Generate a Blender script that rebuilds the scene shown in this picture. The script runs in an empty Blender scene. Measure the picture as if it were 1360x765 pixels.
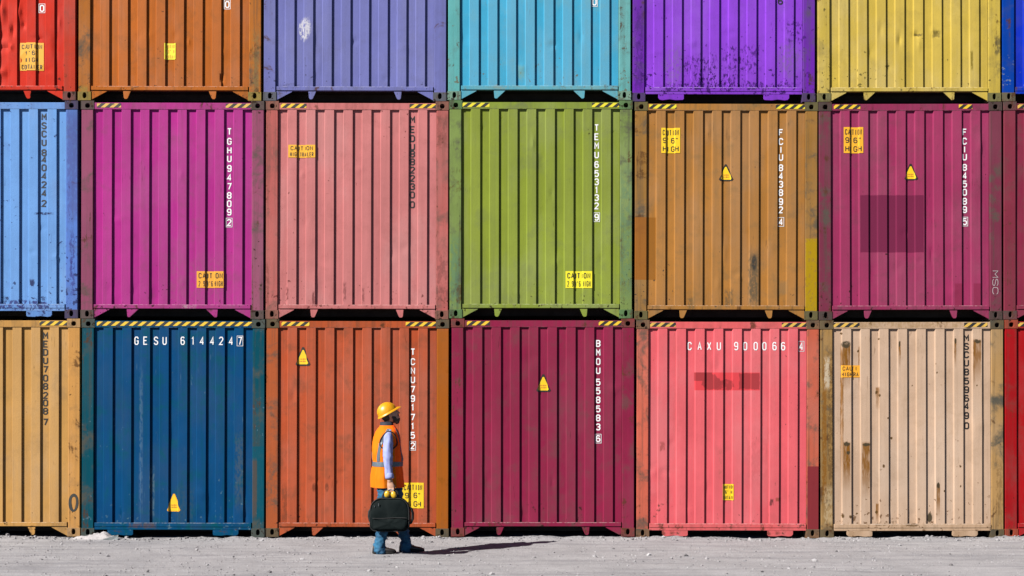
import bpy, bmesh, math, random
import numpy as np
from mathutils import Vector, Matrix, noise

random.seed(7); rng = np.random.default_rng(11)
SC = bpy.context.scene
COL = SC.collection

# ------------------------------------------------------------------ camera, sky, sun, exposure
cam_d = bpy.data.cameras.new('camera'); cam = bpy.data.objects.new('camera', cam_d); COL.objects.link(cam)
cam_d.lens = 50; cam_d.sensor_width = 36; cam_d.shift_y = 0.1104
cam_d.clip_start = 0.1; cam_d.clip_end = 3000
cam.location = (0, -18.89, 1.80); cam.rotation_euler = (math.radians(90), 0, 0)
SC.camera = cam
SUN_TO = Vector((1.95, 1.56, -1.80)).normalized()          # direction the light travels
elev = math.asin(-SUN_TO.z); azi = math.atan2(-SUN_TO.x, -SUN_TO.y)
W_ = bpy.data.worlds.new('World'); SC.world = W_; W_.use_nodes = True
nt = W_.node_tree; bg = nt.nodes['Background']; sky = nt.nodes.new('ShaderNodeTexSky')
sky.sky_type = 'NISHITA'; sky.sun_disc = False; sky.sun_elevation = elev; sky.sun_rotation = azi
nt.links.new(sky.outputs[0], bg.inputs[0]); bg.inputs[1].default_value = 0.05
sky.air_density = 0.34; sky.dust_density = 0.05; sky.altitude = 1500; sky.ozone_density = 1.5
sun_d = bpy.data.lights.new('sun', 'SUN'); sun_d.energy = 5.0; sun_d.angle = math.radians(0.5); sun_d.color = (1.0, 0.955, 0.89)
sun = bpy.data.objects.new('sun', sun_d); COL.objects.link(sun)
sun.rotation_euler = SUN_TO.to_track_quat('-Z', 'Y').to_euler(); sun.location = (-12, -12, 14)
SC.view_settings.view_transform = 'Standard'; SC.view_settings.look = 'None'
SC.view_settings.gamma = 1.0; SC.view_settings.exposure = 1.80; SC.view_settings.use_curve_mapping = False
AK = 0.34            # overall reflectance scale of the base colours below
KEXP = 1.10          # lit-wall radiance for albedo 1 (calibration used to turn seen colours into base colours)

# ------------------------------------------------------------------ colour helpers
def lin(c):
    c = c / 255.0
    return c / 12.92 if c <= 0.04045 else ((c + 0.055) / 1.055) ** 2.4
def alb(rgb, k=1.0):
    q = [lin(v) / KEXP * k for v in rgb]; m = max(q)
    return tuple(max(0.003, min(0.92, v - .035 * (m - v))) for v in q)
def mixc(a, b, t): return tuple(a[i] * (1 - t) + b[i] * t for i in range(3))
def sc(a, k): return tuple(min(0.95, v * k) for v in a)

# ------------------------------------------------------------------ node helpers
class NT:
    def __init__(s, name):
        s.m = bpy.data.materials.new(name); s.m.use_nodes = True
        s.t = s.m.node_tree; s.b = s.t.nodes['Principled BSDF']
        s.tc = s.t.nodes.new('ShaderNodeTexCoord').outputs['Object']
    def n(s, t): return s.t.nodes.new(t)
    def link(s, a, b): s.t.links.new(a, b)
    def put(s, v, sock):
        if hasattr(v, 'is_output'): s.link(v, sock)
        else: sock.default_value = v
    def mapv(s, loc=(0,0,0), scale=(1,1,1)):
        m = s.n('ShaderNodeMapping'); s.link(s.tc, m.inputs[0])
        m.inputs[1].default_value = loc; m.inputs[3].default_value = scale
        return m.outputs[0]
    def noise(s, vec, scale, detail=3, rough=0.55, dist=0.0):
        n = s.n('ShaderNodeTexNoise'); s.link(vec, n.inputs['Vector'])
        n.inputs['Scale'].default_value = scale; n.inputs['Detail'].default_value = detail
        n.inputs['Roughness'].default_value = rough; n.inputs['Distortion'].default_value = dist
        return n.outputs['Fac']
    def rng(s, v, a, b, c=0.0, d=1.0, smooth=True):
        m = s.n('ShaderNodeMapRange'); m.interpolation_type = 'SMOOTHSTEP' if smooth else 'LINEAR'
        s.link(v, m.inputs[0])
        for i, x in zip((1,2,3,4), (a,b,c,d)): m.inputs[i].default_value = x
        return m.outputs[0]
    def math(s, op, a, b=0.0, c=0.0):
        m = s.n('ShaderNodeMath'); m.operation = op
        s.put(a, m.inputs[0]); s.put(b, m.inputs[1]); s.put(c, m.inputs[2])
        return m.outputs[0]
    def mix(s, f, a, b):
        m = s.n('ShaderNodeMix'); m.data_type = 'RGBA'
        s.put(f, m.inputs[0])
        for v, i in ((a, 6), (b, 7)):
            s.put((v[0]*AK, v[1]*AK, v[2]*AK, 1) if isinstance(v, tuple) else v, m.inputs[i])
        return m.outputs[2]
    def xyz(s):
        x = s.n('ShaderNodeSeparateXYZ'); s.link(s.tc, x.inputs[0]); return x.outputs
    def bump(s, h, strength, dist=0.01):
        b = s.n('ShaderNodeBump'); b.inputs['Strength'].default_value = strength; b.inputs['Distance'].default_value = dist
        s.link(h, b.inputs['Height']); s.link(b.outputs[0], s.b.inputs['Normal'])
    def fin(s, col=None, rough=0.5, spec=0.4, metal=0.0):
        if col is not None: s.put((col[0]*AK, col[1]*AK, col[2]*AK, 1) if isinstance(col, tuple) else col, s.b.inputs['Base Color'])
        s.put(rough, s.b.inputs['Roughness']); s.b.inputs['Specular IOR Level'].default_value = spec
        s.b.inputs['Metallic'].default_value = metal
        return s.m

DIRT = (0.10, 0.095, 0.075); RUST = (0.16, 0.065, 0.022); DRUST = (0.035, 0.02, 0.014)

def paint(name, col, seed, dirt=0.35, dirtcol=DIRT, rust=0.0, chip=0.35, chipcol=DRUST, chipbias=0.0,
          face_fade=0.0, marks=(), rough=0.58):
    """weathered container paint; marks = stains/patches with a shape of their own, in metres on the container end"""
    s = NT(name); off = (seed * 3.17 % 50, seed * 7.31 % 40, seed * 5.03 % 60)
    v = s.mapv(off); X = s.xyz()
    big = s.rng(s.noise(v, 0.8, 4, .6), .3, .7)
    mid = s.rng(s.noise(v, 5.5, 6, .7), .3, .7)
    c = s.mix(big, sc(col, .88), sc(col, 1.08)); c = s.mix(s.math('MULTIPLY', mid, .35), c, sc(col, .80))
    gl = .3 * col[0] + .55 * col[1] + .15 * col[2]
    ch_ = s.rng(s.noise(s.mapv((off[2], off[0], off[1]), (1.3, 1.3, .6)), 1.0, 6, .65), .44, .66)
    c = s.mix(s.math('MULTIPLY', ch_, .24), c, mixc(sc(col, 1.15), (gl * 1.3 + .015, gl * 1.3 + .015, gl * 1.25 + .015), .55))
    if face_fade:                                   # the proud ribs are chalkier than the recessed ones
        pf = s.rng(X[1], .012, .03, face_fade, 0)
        g_ = .3 * col[0] + .5 * col[1] + .2 * col[2]; c = s.mix(pf, c, mixc(sc(col, 1.1), (g_ * 1.25 + .01, g_ * 1.25 + .01, g_ * 1.1), .34))
    # sun-chalked vertical bands and rain streaks
    vs = s.mapv(off, (16, 16, .55)); st = s.noise(vs, 1.0, 5, .62)
    c = s.mix(s.math('MULTIPLY', s.rng(st, .47, .68), .70 * dirt), c, mixc(dirtcol, sc(col, .5), .35))
    c = s.mix(s.math('MULTIPLY', s.rng(st, .32, .48, 1, 0), .22), c, sc(col, 1.2))
    bl = s.noise(v, 3.6, 9, .68, .3)
    c = s.mix(s.math('MULTIPLY', s.rng(bl, .49, .70), 1.0 * dirt), c, dirtcol)
    fine = s.noise(v, 70, 3, .6)
    c = s.mix(s.math('MULTIPLY', s.rng(fine, .35, .75), .10), c, sc(col, .6))
    # scratches: thin, mostly upright
    vq = s.mapv((off[1], off[2], off[0]), (60, 30, 4.5)); sq = s.noise(vq, 1.0, 2, .5, .8)
    gate = s.rng(s.noise(v, 1.9, 3), .56, .66)
    c = s.mix(s.math('MULTIPLY', s.math('MULTIPLY', s.rng(sq, .655, .70), gate), .7), c, mixc(chipcol, col, .25))
    # paint chips: more of them low down where forks and lashings hit
    low = s.rng(X[2], .2, .75, .075, 0); reg = s.rng(s.noise(v, 1.4, 2), .5, .7, -.02, .05)
    ch = s.math('ADD', s.math('ADD', s.noise(v, 17, 4, .6), low), reg)
    chm = s.rng(ch, .730 - .09 * chip - chipbias, .752 - .09 * chip - chipbias)
    c = s.mix(s.math('MULTIPLY', chm, .85), c, chipcol)
    if rust:
        rm = s.math('ADD', s.noise(v, 4.5, 8, .72, .5), s.math('MULTIPLY', s.rng(st, .4, .8), .10))
        c = s.mix(s.math('MULTIPLY', s.rng(rm, .635 - .14 * rust, .72 - .12 * rust), .8), c, s.mix(fine, RUST, DRUST))
    if marks:
        wob = s.noise(v, 9, 4, .6); wb2 = s.noise(s.mapv(off, (1.5, 1.5, .8)), 19, 6, .68); wf = s.noise(s.mapv(off, (30, 30, 6)), 1.0, 4, .6)
        for mk in marks:
            x0, x1, z0, z1, mc, a = mk[:6]; soft = mk[6] if len(mk) > 6 else .04; wb = mk[7] if len(mk) > 7 else 0.0
            brk = mk[8] if len(mk) > 8 else 0.0; ell = mk[9] if len(mk) > 9 else False
            hx, hz = max(.004, (x1 - x0) / 2), max(.004, (z1 - z0) / 2)
            px = s.math('SUBTRACT', X[0], (x0 + x1) / 2); pz = s.math('SUBTRACT', X[2], (z0 + z1) / 2)
            if wb:
                w = s.math('MULTIPLY_ADD', wob if hx > .1 else wb2, wb * 2, -wb)
                px = s.math('ADD', px, w); pz = s.math('ADD', pz, s.math('MULTIPLY', w, 1.3))
            ax = s.math('ABSOLUTE', s.math('DIVIDE', px, hx)); az = s.math('ABSOLUTE', s.math('DIVIDE', pz, hz))
            d = (s.math('SQRT', s.math('ADD', s.math('MULTIPLY', ax, ax), s.math('MULTIPLY', az, az)))
                 if ell else s.math('MAXIMUM', ax, az))
            m = s.rng(d, 1 - soft, 1.0, a, 0)
            if brk == 'drip':      # a run that thins out downwards
                m = s.math('MULTIPLY', m, s.math('MULTIPLY', s.rng(X[2], z0, z0 + (z1 - z0) * .55, 0, 1, False), s.rng(wf, .3, .55, .45, 1)))
            elif brk:
                m = s.math('MULTIPLY', m, s.rng(wb2, .30 + .22 * brk, .42 + .18 * brk, max(0, .8 - brk * 1.1), 1))
            c = s.mix(m, c, mc)
    r = s.rng(bl, .3, .8, rough - .1, rough + .18)
    s.bump(s.math('ADD', fine, s.math('MULTIPLY', bl, .8)), .14, .01)
    return s.fin(c, r, .02)

def simple(name, col, rough=.6, spec=.3, var=.15, scale=30, bump=.1, metal=0.0, scale2=None):
    s = NT(name); f = s.noise(s.tc, scale, 4, .6)
    g = s.noise(s.tc, scale2 or scale * .13, 3, .6)
    c = s.mix(s.rng(f, .3, .7), sc(col, 1 - var), sc(col, 1 + var))
    c = s.mix(s.math('MULTIPLY', s.rng(g, .4, .7), var), c, sc(col, .6))
    s.bump(f, bump, .004)
    return s.fin(c, rough, spec, metal)

# ------------------------------------------------------------------ mesh helpers
def mesh_obj(name, verts, faces, mat=None, parent=None, smooth=False, sharp=None, objmat=False):
    me = bpy.data.meshes.new(name); me.from_pydata([tuple(v) for v in verts], [], [tuple(f) for f in faces]); me.update()
    return link_obj(name, me, mat, parent, smooth, sharp)
def link_obj(name, me, mat=None, parent=None, smooth=False, sharp=None):
    o = bpy.data.objects.new(name, me); COL.objects.link(o)
    if mat and not me.materials: me.materials.append(mat)
    elif mat and me.materials[0] != mat:
        o.material_slots[0].link = 'OBJECT'; o.material_slots[0].material = mat
    if smooth:
        for p in me.polygons: p.use_smooth = True
        if sharp: me.set_sharp_from_angle(angle=math.radians(sharp))
    if parent: o.parent = parent
    return o
def thing(name, label, cat, loc=(0,0,0), group=None, rz=0.0):
    o = bpy.data.objects.new(name, None); COL.objects.link(o); o.location = loc; o.rotation_euler = (0, 0, rz)
    o.empty_display_size = .2; o['label'] = label; o['category'] = cat
    if group: o['group'] = group
    return o
def bm_box(bm, x0, x1, y0, y1, z0, z1):
    vs = [bm.verts.new(p) for p in ((x0,y0,z0),(x1,y0,z0),(x1,y1,z0),(x0,y1,z0),(x0,y0,z1),(x1,y0,z1),(x1,y1,z1),(x0,y1,z1))]
    for f in ((3,2,1,0),(4,5,6,7),(0,1,5,4),(1,2,6,5),(2,3,7,6),(3,0,4,7)): bm.faces.new([vs[i] for i in f])
def box_mesh(name, boxes, bevel=0.0, seg=2):
    bm = bmesh.new()
    for b in boxes: bm_box(bm, *b)
    if bevel: bmesh.ops.bevel(bm, geom=list(bm.edges), offset=bevel, segments=seg, profile=.6, affect='EDGES')
    me = bpy.data.meshes.new(name); bm.to_mesh(me); bm.free(); return me
def prism_mesh(name, poly, y0, y1, bevel=0.0):
    """polygon in x-z extruded along y"""
    bm = bmesh.new()
    a = [bm.verts.new((x, y0, z)) for x, z in poly]; b = [bm.verts.new((x, y1, z)) for x, z in poly]
    n = len(poly); bm.faces.new(a); bm.faces.new(b[::-1])
    for i in range(n): bm.faces.new((a[i], b[i], b[(i+1) % n], a[(i+1) % n]))
    bmesh.ops.recalc_face_normals(bm, faces=bm.faces)
    if bevel: bmesh.ops.bevel(bm, geom=list(bm.edges), offset=bevel, segments=1, affect='EDGES')
    me = bpy.data.meshes.new(name); bm.to_mesh(me); bm.free(); return me

# ------------------------------------------------------------------ ground
def fbm(x, y, s, o=4):
    return noise.fractal(Vector((x * s, y * s, 3.3)), 0.9, 2.0, o)
def ground_z(x, y):
    d = 1.0
    if abs(x) > 9: d *= max(0, 1 - (abs(x) - 9) / 3)
    if y < -6: d *= max(0, 1 - (-6 - y) / 3)
    if y > .5: d *= max(0, 1 - (y - .5))
    z = -0.022 + .004 * 0
    if d <= 0: return z
    h = .010 * fbm(x, y, .55) + .007 * fbm(x + 9, y, 2.6) + .0045 * fbm(x, y + 5, 9.0)
    h += .006 * fbm(x * .25, y + 2, 4.0)                        # tyre-drawn ridges along the row
    g = math.exp(-((y + .05) / .16) ** 2)                       # loose gravel banked against the castings
    h += g * (.018 + .03 * max(-.5, fbm(x + 3, 0, 1.7)) + .015 * fbm(x, y, 14))
    h += .035 * math.exp(-((x + 6.9) / .5) ** 2 - ((y + .12) / .25) ** 2)
    h -= .02 * math.exp(-((x - 4.2) / .35) ** 2 - ((y + .05) / .3) ** 2) + .015 * math.exp(-((x - 3.4) / .8) ** 2 - ((y + .05) / .3) ** 2)
    # keep the ground level where the worker stands
    w = math.exp(-((x + 1.4) / .45) ** 4 - ((y + 2.0) / .35) ** 4)
    return z + d * (h * (1 - w) + .022 * w * 1.0)
def make_ground():
    xs = [-900,-400,-150,-60,-30,-18,-13] + list(np.arange(-10.5, 10.51, .055)) + [13,18,30,60,150,400,900]
    ys = [-900,-400,-150,-60,-30,-19,-14,-10,-8] + list(np.arange(-6.2, -.55, .055)) + list(np.arange(-.55, .45, .03)) + [.7,1.2,2,5,12,30,80,200,900]
    nx, ny = len(xs), len(ys)
    V = [(x, y, ground_z(x, y)) for y in ys for x in xs]
    F = [(j*nx+i, j*nx+i+1, (j+1)*nx+i+1, (j+1)*nx+i) for j in range(ny-1) for i in range(nx-1)]
    s = NT('gravel_ground')
    a = s.noise(s.tc, 1.1, 5, .6); b = s.noise(s.tc, 26, 4, .7); c = s.noise(s.tc, 110, 2, .6); d = s.noise(s.tc, 7, 5, .65)
    sm = s.noise(s.mapv((0,0,0), (.5, 5, 1)), 1.0, 5, .6)
    col = s.mix(s.rng(a, .3, .7), (.43, .420, .436), (.53, .518, .535))
    col = s.mix(s.math('MULTIPLY', s.rng(sm, .45, .66), .70), col, (.31, .305, .33))
    col = s.mix(s.math('MULTIPLY', s.rng(d, .5, .75), .35), col, (.50, .49, .51))
    col = s.mix(s.math('MULTIPLY', s.rng(b, .57, .70), .48), col, (.24, .228, .245))
    col = s.mix(s.math('MULTIPLY', s.rng(b, .28, .42, 1, 0), .5), col, (.64, .62, .64))
    col = s.mix(s.math('MULTIPLY', s.rng(c, .58, .68), .55), col, (.17, .16, .175))
    s.bump(s.math('ADD', s.math('MULTIPLY', b, 1.0), s.math('MULTIPLY', c, .5)), .55, .02)
    o = mesh_obj('ground', V, F, s.fin(col, .92, .15), None, True)
    o['kind'] = 'structure'
make_ground()

def make_gravel():
    ico = bmesh.new(); bmesh.ops.create_icosphere(ico, subdivisions=1, radius=1.0)
    iv = np.array([v.co[:] for v in ico.verts]); ifc = np.array([[v.index for v in f.verts] for f in ico.faces]); ico.free()
    pts = []
    def add(x, y, r): pts.append((x, y, r))
    for _ in range(9000):
        y = -5.3 + 5.4 * rng.random() ** 1.0; x = rng.uniform(-8.4, 8.4)
        if noise.noise(Vector((x * 1.1, y * 2.2, 9))) < -.12 and rng.random() < .75: continue
        add(x, y, min(.016, .0028 + .0028 * rng.exponential(1.0)))
    for _ in range(1300):                                    # stones washed up along the foot of the stack
        x = rng.uniform(-8, 8); y = -.05 - abs(rng.normal(0, .16))
        add(x, y, min(.022, .004 + .004 * rng.exponential(1.0)))
    for cx, n in ((-.95, 14), (1.95, 5), (-6.2, 22), (3.1, 5), (5.3, 12), (-4.4, 6)):
        for _ in range(n): add(cx + rng.normal(0, .22), -.06 - abs(rng.normal(0, .07)), rng.uniform(.010, .028))
    for _ in range(60): add(rng.uniform(-8, 8), rng.uniform(-5.2, -.2), rng.uniform(.016, .028))
    V = np.empty((len(pts) * len(iv), 3)); F = np.empty((len(pts) * len(ifc), 3), int)
    for k, (x, y, r) in enumerate(pts):
        q = iv * (1 + rng.uniform(-.3, .3, (len(iv), 1))) * (r * np.array([rng.uniform(.8, 1.5), rng.uniform(.8, 1.3), rng.uniform(.55, .9)]))
        a = rng.uniform(0, 6.28); R = np.array([[math.cos(a), -math.sin(a), 0], [math.sin(a), math.cos(a), 0], [0, 0, 1]])
        V[k*len(iv):(k+1)*len(iv)] = q @ R.T + np.array([x, y, ground_z(x, y) + r * .25])
        F[k*len(ifc):(k+1)*len(ifc)] = ifc + k * len(iv)
    s = NT('gravel_stone')
    g = s.n('ShaderNodeNewGeometry').outputs['Random Per Island']
    cr = s.n('ShaderNodeValToRGB'); s.link(g, cr.inputs[0]); e = cr.color_ramp.elements
    e[0].color = (.055, .051, .055, 1); e[1].color = (.215, .21, .217, 1); e[1].position = 1.0
    for p, cc in ((.16, (.108, .104, .108, 1)), (.55, (.155, .150, .156, 1)), (.85, (.190, .184, .19, 1))):
        q = e.new(p); q.color = cc
    f = s.noise(s.tc, 160, 2)
    c = s.mix(s.math('MULTIPLY', f, .3), cr.outputs[0], (.25, .23, .23))
    o = mesh_obj('gravel', V.tolist(), F.tolist(), s.fin(c, .9, .15))
    o['kind'] = 'stuff'; o['label'] = 'loose pale grey gravel stones scattered over the yard ground'; o['category'] = 'gravel'
make_gravel()

# ------------------------------------------------------------------ lettering (stroke glyphs, 4 x 6 grid)
G = {
 'A': [[(0,0),(2,6),(4,0)],[(.9,2),(3.1,2)]],
 'B': [[(3,3.1),(0,3.1)],[(0,0),(0,6),(3,6),(4,5.2),(4,4),(3,3.1),(4,2.2),(4,.9),(3,0),(0,0)]],
 'C': [[(4,4.4),(4,5),(3,6),(1,6),(0,5),(0,1),(1,0),(3,0),(4,1),(4,1.6)]],
 'D': [[(0,0),(0,6),(2.8,6),(4,4.8),(4,1.2),(2.8,0),(0,0)]],
 'E': [[(4,6),(0,6),(0,0),(4,0)],[(0,3.1),(3.3,3.1)]],
 'F': [[(4,6),(0,6),(0,0)],[(0,3.1),(3.3,3.1)]],
 'G': [[(4,4.6),(4,5),(3,6),(1,6),(0,5),(0,1),(1,0),(3,0),(4,1),(4,2.8),(2.2,2.8)]],
 'H': [[(0,0),(0,6)],[(4,0),(4,6)],[(0,3.1),(4,3.1)]],
 'I': [[(2,0),(2,6)]],
 'L': [[(0,6),(0,0),(4,0)]],
 'M': [[(0,0),(0,6),(2,2.6),(4,6),(4,0)]],
 'N': [[(0,0),(0,6),(4,0),(4,6)]],
 'O': [[(1,0),(3,0),(4,1),(4,5),(3,6),(1,6),(0,5),(0,1),(1,0)]],
 'R': [[(0,0),(0,6),(3,6),(4,5),(4,4),(3,3),(0,3)],[(2,3),(4,0)]],
 'S': [[(4,4.8),(4,5),(3,6),(1,6),(0,5),(0,4.1),(1,3.3),(3,2.8),(4,2),(4,1),(3,0),(1,0),(0,1),(0,1.3)]],
 'T': [[(0,6),(4,6)],[(2,6),(2,0)]],
 'U': [[(0,6),(0,1),(1,0),(3,0),(4,1),(4,6)]],
 'V': [[(0,6),(2,0),(4,6)]],
 'X': [[(0,0),(4,6)],[(0,6),(4,0)]],
 '0': [[(1,0),(3,0),(4,1),(4,5),(3,6),(1,6),(0,5),(0,1),(1,0)]],
 '1': [[(.9,4.8),(2.2,6),(2.2,0)]],
 '2': [[(0,4.8),(0,5),(1,6),(3,6),(4,5),(4,3.9),(0,0),(4,0)]],
 '3': [[(0,5),(1,6),(3,6),(4,5),(4,4),(3,3.1),(4,2.1),(4,1),(3,0),(1,0),(0,1)],[(1.5,3.1),(3,3.1)]],
 '4': [[(3,0),(3,6),(0,1.7),(4,1.7)]],
 '5': [[(4,6),(.3,6),(.1,3.3),(1,3.8),(3,3.8),(4,2.9),(4,1),(3,0),(1,0),(0,1)]],
 '6': [[(3.8,5.1),(3,6),(1,6),(0,5),(0,1),(1,0),(3,0),(4,1),(4,2.5),(3,3.5),(0,3.3)]],
 '7': [[(0,6),(4,6),(1.5,0)]],
 '8': [[(1,3.1),(0,4),(0,5),(1,6),(3,6),(4,5),(4,4),(3,3.1),(1,3.1),(0,2.2),(0,1),(1,0),(3,0),(4,1),(4,2.2),(3,3.1)]],
 '9': [[(.2,.9),(1,0),(3,0),(4,1),(4,5),(3,6),(1,6),(0,5),(0,3.5),(1,2.6),(4,2.7)]],
 "'": [[(2,6),(1.8,4.6)]], '"': [[(1.2,6),(1.1,4.6)],[(2.8,6),(2.7,4.6)]], '.': [[(1.7,0),(2.3,0)]], '-': [[(.6,3),(3.4,3)]],
}
def stroke(pl, w):
    """2-D polyline -> list of mitred quads"""
    P = [Vector(p) for p in pl]; n = len(P); closed = (P[0] - P[-1]).length < 1e-6
    if closed: P = P[:-1]; n -= 1
    def nrm(a, b):
        d = (b - a).normalized(); return Vector((-d.y, d.x))
    L, R = [], []
    for i in range(n):
        prev = P[i-1] if (i > 0 or closed) else None; nx = P[(i+1) % n] if (i < n-1 or closed) else None
        if prev is None: m = nrm(P[i], nx)
        elif nx is None: m = nrm(prev, P[i])
        else:
            a, b = nrm(prev, P[i]), nrm(P[i], nx); m = (a + b)
            m = a if m.length < 1e-3 else m.normalized()
            m = m / max(.5, m.dot(a))
        L.append(P[i] + m * w / 2); R.append(P[i] - m * w / 2)
    return [[R[i], R[(i+1) % n], L[(i+1) % n], L[i]] for i in range(n if closed else n - 1)]
def glyph(ch, x, z, w, h, sw):
    """quads of a character whose box starts at (x, z) ; returns [(layer, quad)]"""
    out = []
    for k, pl in enumerate(G.get(ch, [])):
        pts = [(x + sw/2 + px / 4 * (w - sw), z + sw/2 + pz / 6 * (h - sw)) for px, pz in pl]
        out += [(k, q) for q in stroke(pts, sw)]
    return out
def text_line(txt, x, z, w, h, sw, gap):
    out = []
    for ch in txt:
        out += glyph(ch, x, z, w, h, sw); x += w + gap
    return out

# ------------------------------------------------------------------ container end: profile and wall surface
CW, CH, CL = 2.438, 2.896, 12.192
HW = CW / 2
D_IN, Y_OUT, SLOPE, PITCH = .0265, .010, .004, .248
X_L, X_R = -HW + .168, HW - .170
def profile():
    P = [(X_L, Y_OUT + D_IN)]
    e0 = -HW + .165
    for k in range(9):
        e = e0 + k * PITCH                         # right edge of a proud rib
        if k > 0: P += [(e, Y_OUT), (e + SLOPE, Y_OUT + D_IN)]
        if k < 8: P += [(e + .118, Y_OUT + D_IN), (e + .118 + .009, Y_OUT)]
    P.append((X_R, Y_OUT + D_IN))
    # soften the folds
    Q = [P[0]]
    for i in range(1, len(P) - 1):
        p, a, b = Vector(P[i]), Vector(P[i-1]), Vector(P[i+1]); r = .0018
        Q.append(tuple(p + (a - p).normalized() * r)); Q.append(tuple(p + (b - p).normalized() * r))
    Q.append(P[-1]); return Q
PROF = profile()
PX = np.array([p[0] for p in PROF]); PY = np.array([p[1] for p in PROF])
PS = np.concatenate([[0], np.cumsum(np.hypot(np.diff(PX), np.diff(PY)))])
def S_of(x): return float(np.interp(x, PX, PS))
ZB, ZT = .192, 2.782
class Wall:
    def __init__(s, seed, dents=(), wave=.0026):
        s.seed, s.dents, s.wave = seed, dents, wave
    def disp(s, x, z):
        d = s.wave * noise.noise(Vector((x * 1.5, z * .9, s.seed * 4.7))) * 2 + .0012 * noise.noise(Vector((x * 5, z * 2.2, s.seed * 2.9)))
        for (cx, cz, rx, rz, dep) in s.dents:
            t = ((x - cx) / rx) ** 2 + ((z - cz) / rz) ** 2
            if t < 6: d += dep * math.exp(-t * 1.4) * (1 + .5 * noise.noise(Vector((x * 11, z * 9, s.seed))))
        return d
    def at_s(s, q, z, eps):
        x = float(np.interp(q, PS, PX)); return (x, float(np.interp(q, PS, PY)) + s.disp(x, z) - eps, z)
def wall_mesh(w, dense):
    xs, ys = [], []
    for i in range(len(PX) - 1):
        n = max(1, int(math.ceil((PX[i+1] - PX[i]) / (.022 if dense else .05))))
        for j in range(n): t = j / n; xs.append(PX[i]*(1-t)+PX[i+1]*t); ys.append(PY[i]*(1-t)+PY[i+1]*t)
    xs.append(PX[-1]); ys.append(PY[-1])
    nz = 90 if dense else 46; zs = [ZB + (ZT - ZB) * j / nz for j in range(nz + 1)]
    nx = len(xs)
    V = [(x, y + w.disp(x, z), z) for z in zs for x, y in zip(xs, ys)]
    F = [(j*nx+i, j*nx+i+1, (j+1)*nx+i+1, (j+1)*nx+i) for j in range(nz) for i in range(nx-1)]
    return V, F
def clip_x(poly, b):
    """split a convex polygon at x=b"""
    out = []
    for side in (1, -1):
        r = []
        for i in range(len(poly)):
            p, q = poly[i], poly[(i+1) % len(poly)]
            dp, dq = side * (b - p[0]), side * (b - q[0])
            if dp >= 0: r.append(p)
            if dp * dq < 0: t = dp / (dp - dq); r.append((p[0] + (q[0]-p[0])*t, p[1] + (q[1]-p[1])*t))
        if len(r) > 2: out.append(r)
    return out
def decal(name, polys, w, x_anchor, mat, parent, eps):
    """wrap flat polygons [(layer, [(u,v)..])] onto the corrugated wall: u runs along the sheet from x_anchor"""
    s0 = S_of(x_anchor); V, F = [], []
    for lay, poly in polys:
        ps = [[(p[0] + s0, p[1]) for p in poly]]
        lo = min(p[0] for p in ps[0]); hi = max(p[0] for p in ps[0])
        for b in PS:
            if lo < b < hi: ps = [r for q in ps for r in clip_x(q, b)]
        # long polygons also follow the wall's waviness
        for q in ps:
            i0 = len(V)
            for (u, v) in q: V.append(w.at_s(u, v, eps + lay * .0004))
            F.append(list(range(i0, len(V))))
    return mesh_obj(name, V, F, mat, parent)
def rect_polys(x0, x1, z0, z1, nz=4):
    return [(0, [(x0, z0 + (z1-z0)*j/nz), (x1, z0 + (z1-z0)*j/nz), (x1, z0 + (z1-z0)*(j+1)/nz), (x0, z0 + (z1-z0)*(j+1)/nz)]) for j in range(nz)]

def print_mat(name, col, wear=.35, seed=0.0, under=None, rough=.5):
    s = NT(name); v = s.mapv((seed, seed * 2, seed * 3))
    a = s.noise(v, 6, 6, .7); f = s.noise(v, 60, 3)
    c = s.mix(s.math('MULTIPLY', s.rng(a, .4, .75), wear), col, under or mixc(col, (.2, .17, .12), .6))
    c = s.mix(s.math('MULTIPLY', s.rng(f, .55, .75), wear * .6), c, sc(col, .55))
    return s.fin(c, rough, .3)
M_WHITE = print_mat('white_letter_paint', (1.05, 1.05, 1.07), .18)
M_BLACK = print_mat('black_letter_paint', (.012, .011, .010), .05)
M_SPRAY = print_mat('black_spray_paint', (.03, .032, .028), .25)
M_CHALK = print_mat('chalk', (.55, .45, .48), .5)
M_YEL = print_mat('yellow_sticker_film', (1.05, .68, .006), .14)
M_YEL2 = print_mat('pale_yellow_sticker_film', (1.0, .90, .02), .14, 3)
M_ORA = print_mat('orange_sticker_film', (.98, .44, .02), .2, 5)
M_ORA2 = print_mat('deep_orange_sticker_film', (1.0, .50, .015), .18, 7)
M_RED = print_mat('red_print', (.75, .20, .03), .2)
M_STBLK = print_mat('sticker_black_print', (.02, .016, .012), .1, 9)
def tape_mat(name, yel, full=False, wear=.35, seed=1.0):
    s = NT(name); X = s.xyz()
    ph = s.math('FRACT', s.math('ADD', s.math('DIVIDE', s.math('SUBTRACT', X[0], s.math('MULTIPLY', X[2], 1.25)), .117), seed))
    st = s.math('MULTIPLY', s.rng(ph, .40, .43), s.rng(ph, .92, .95, 1, 0))
    n = s.noise(s.mapv((seed * 4, 0, seed)), 14, 5, .7); c = s.mix(st, yel, (.016, .016, .017))
    c = s.mix(s.math('MULTIPLY', s.rng(n, .5, .68), wear), c, (.09, .075, .05))
    c = s.mix(s.math('MULTIPLY', s.rng(n, .28, .40, 1, 0), wear), c, (.6, .52, .36))
    return s.fin(c, .55, .3)
TAPE = {'y': tape_mat('hazard_tape_yellow', (.95, .62, .02), False, .22), 'g': tape_mat('hazard_tape_lemon', (.90, .78, .02), False, .2, 2.3),
        'w': tape_mat('hazard_tape_worn', (.80, .50, .08), False, .75, 4.1)}

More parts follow.
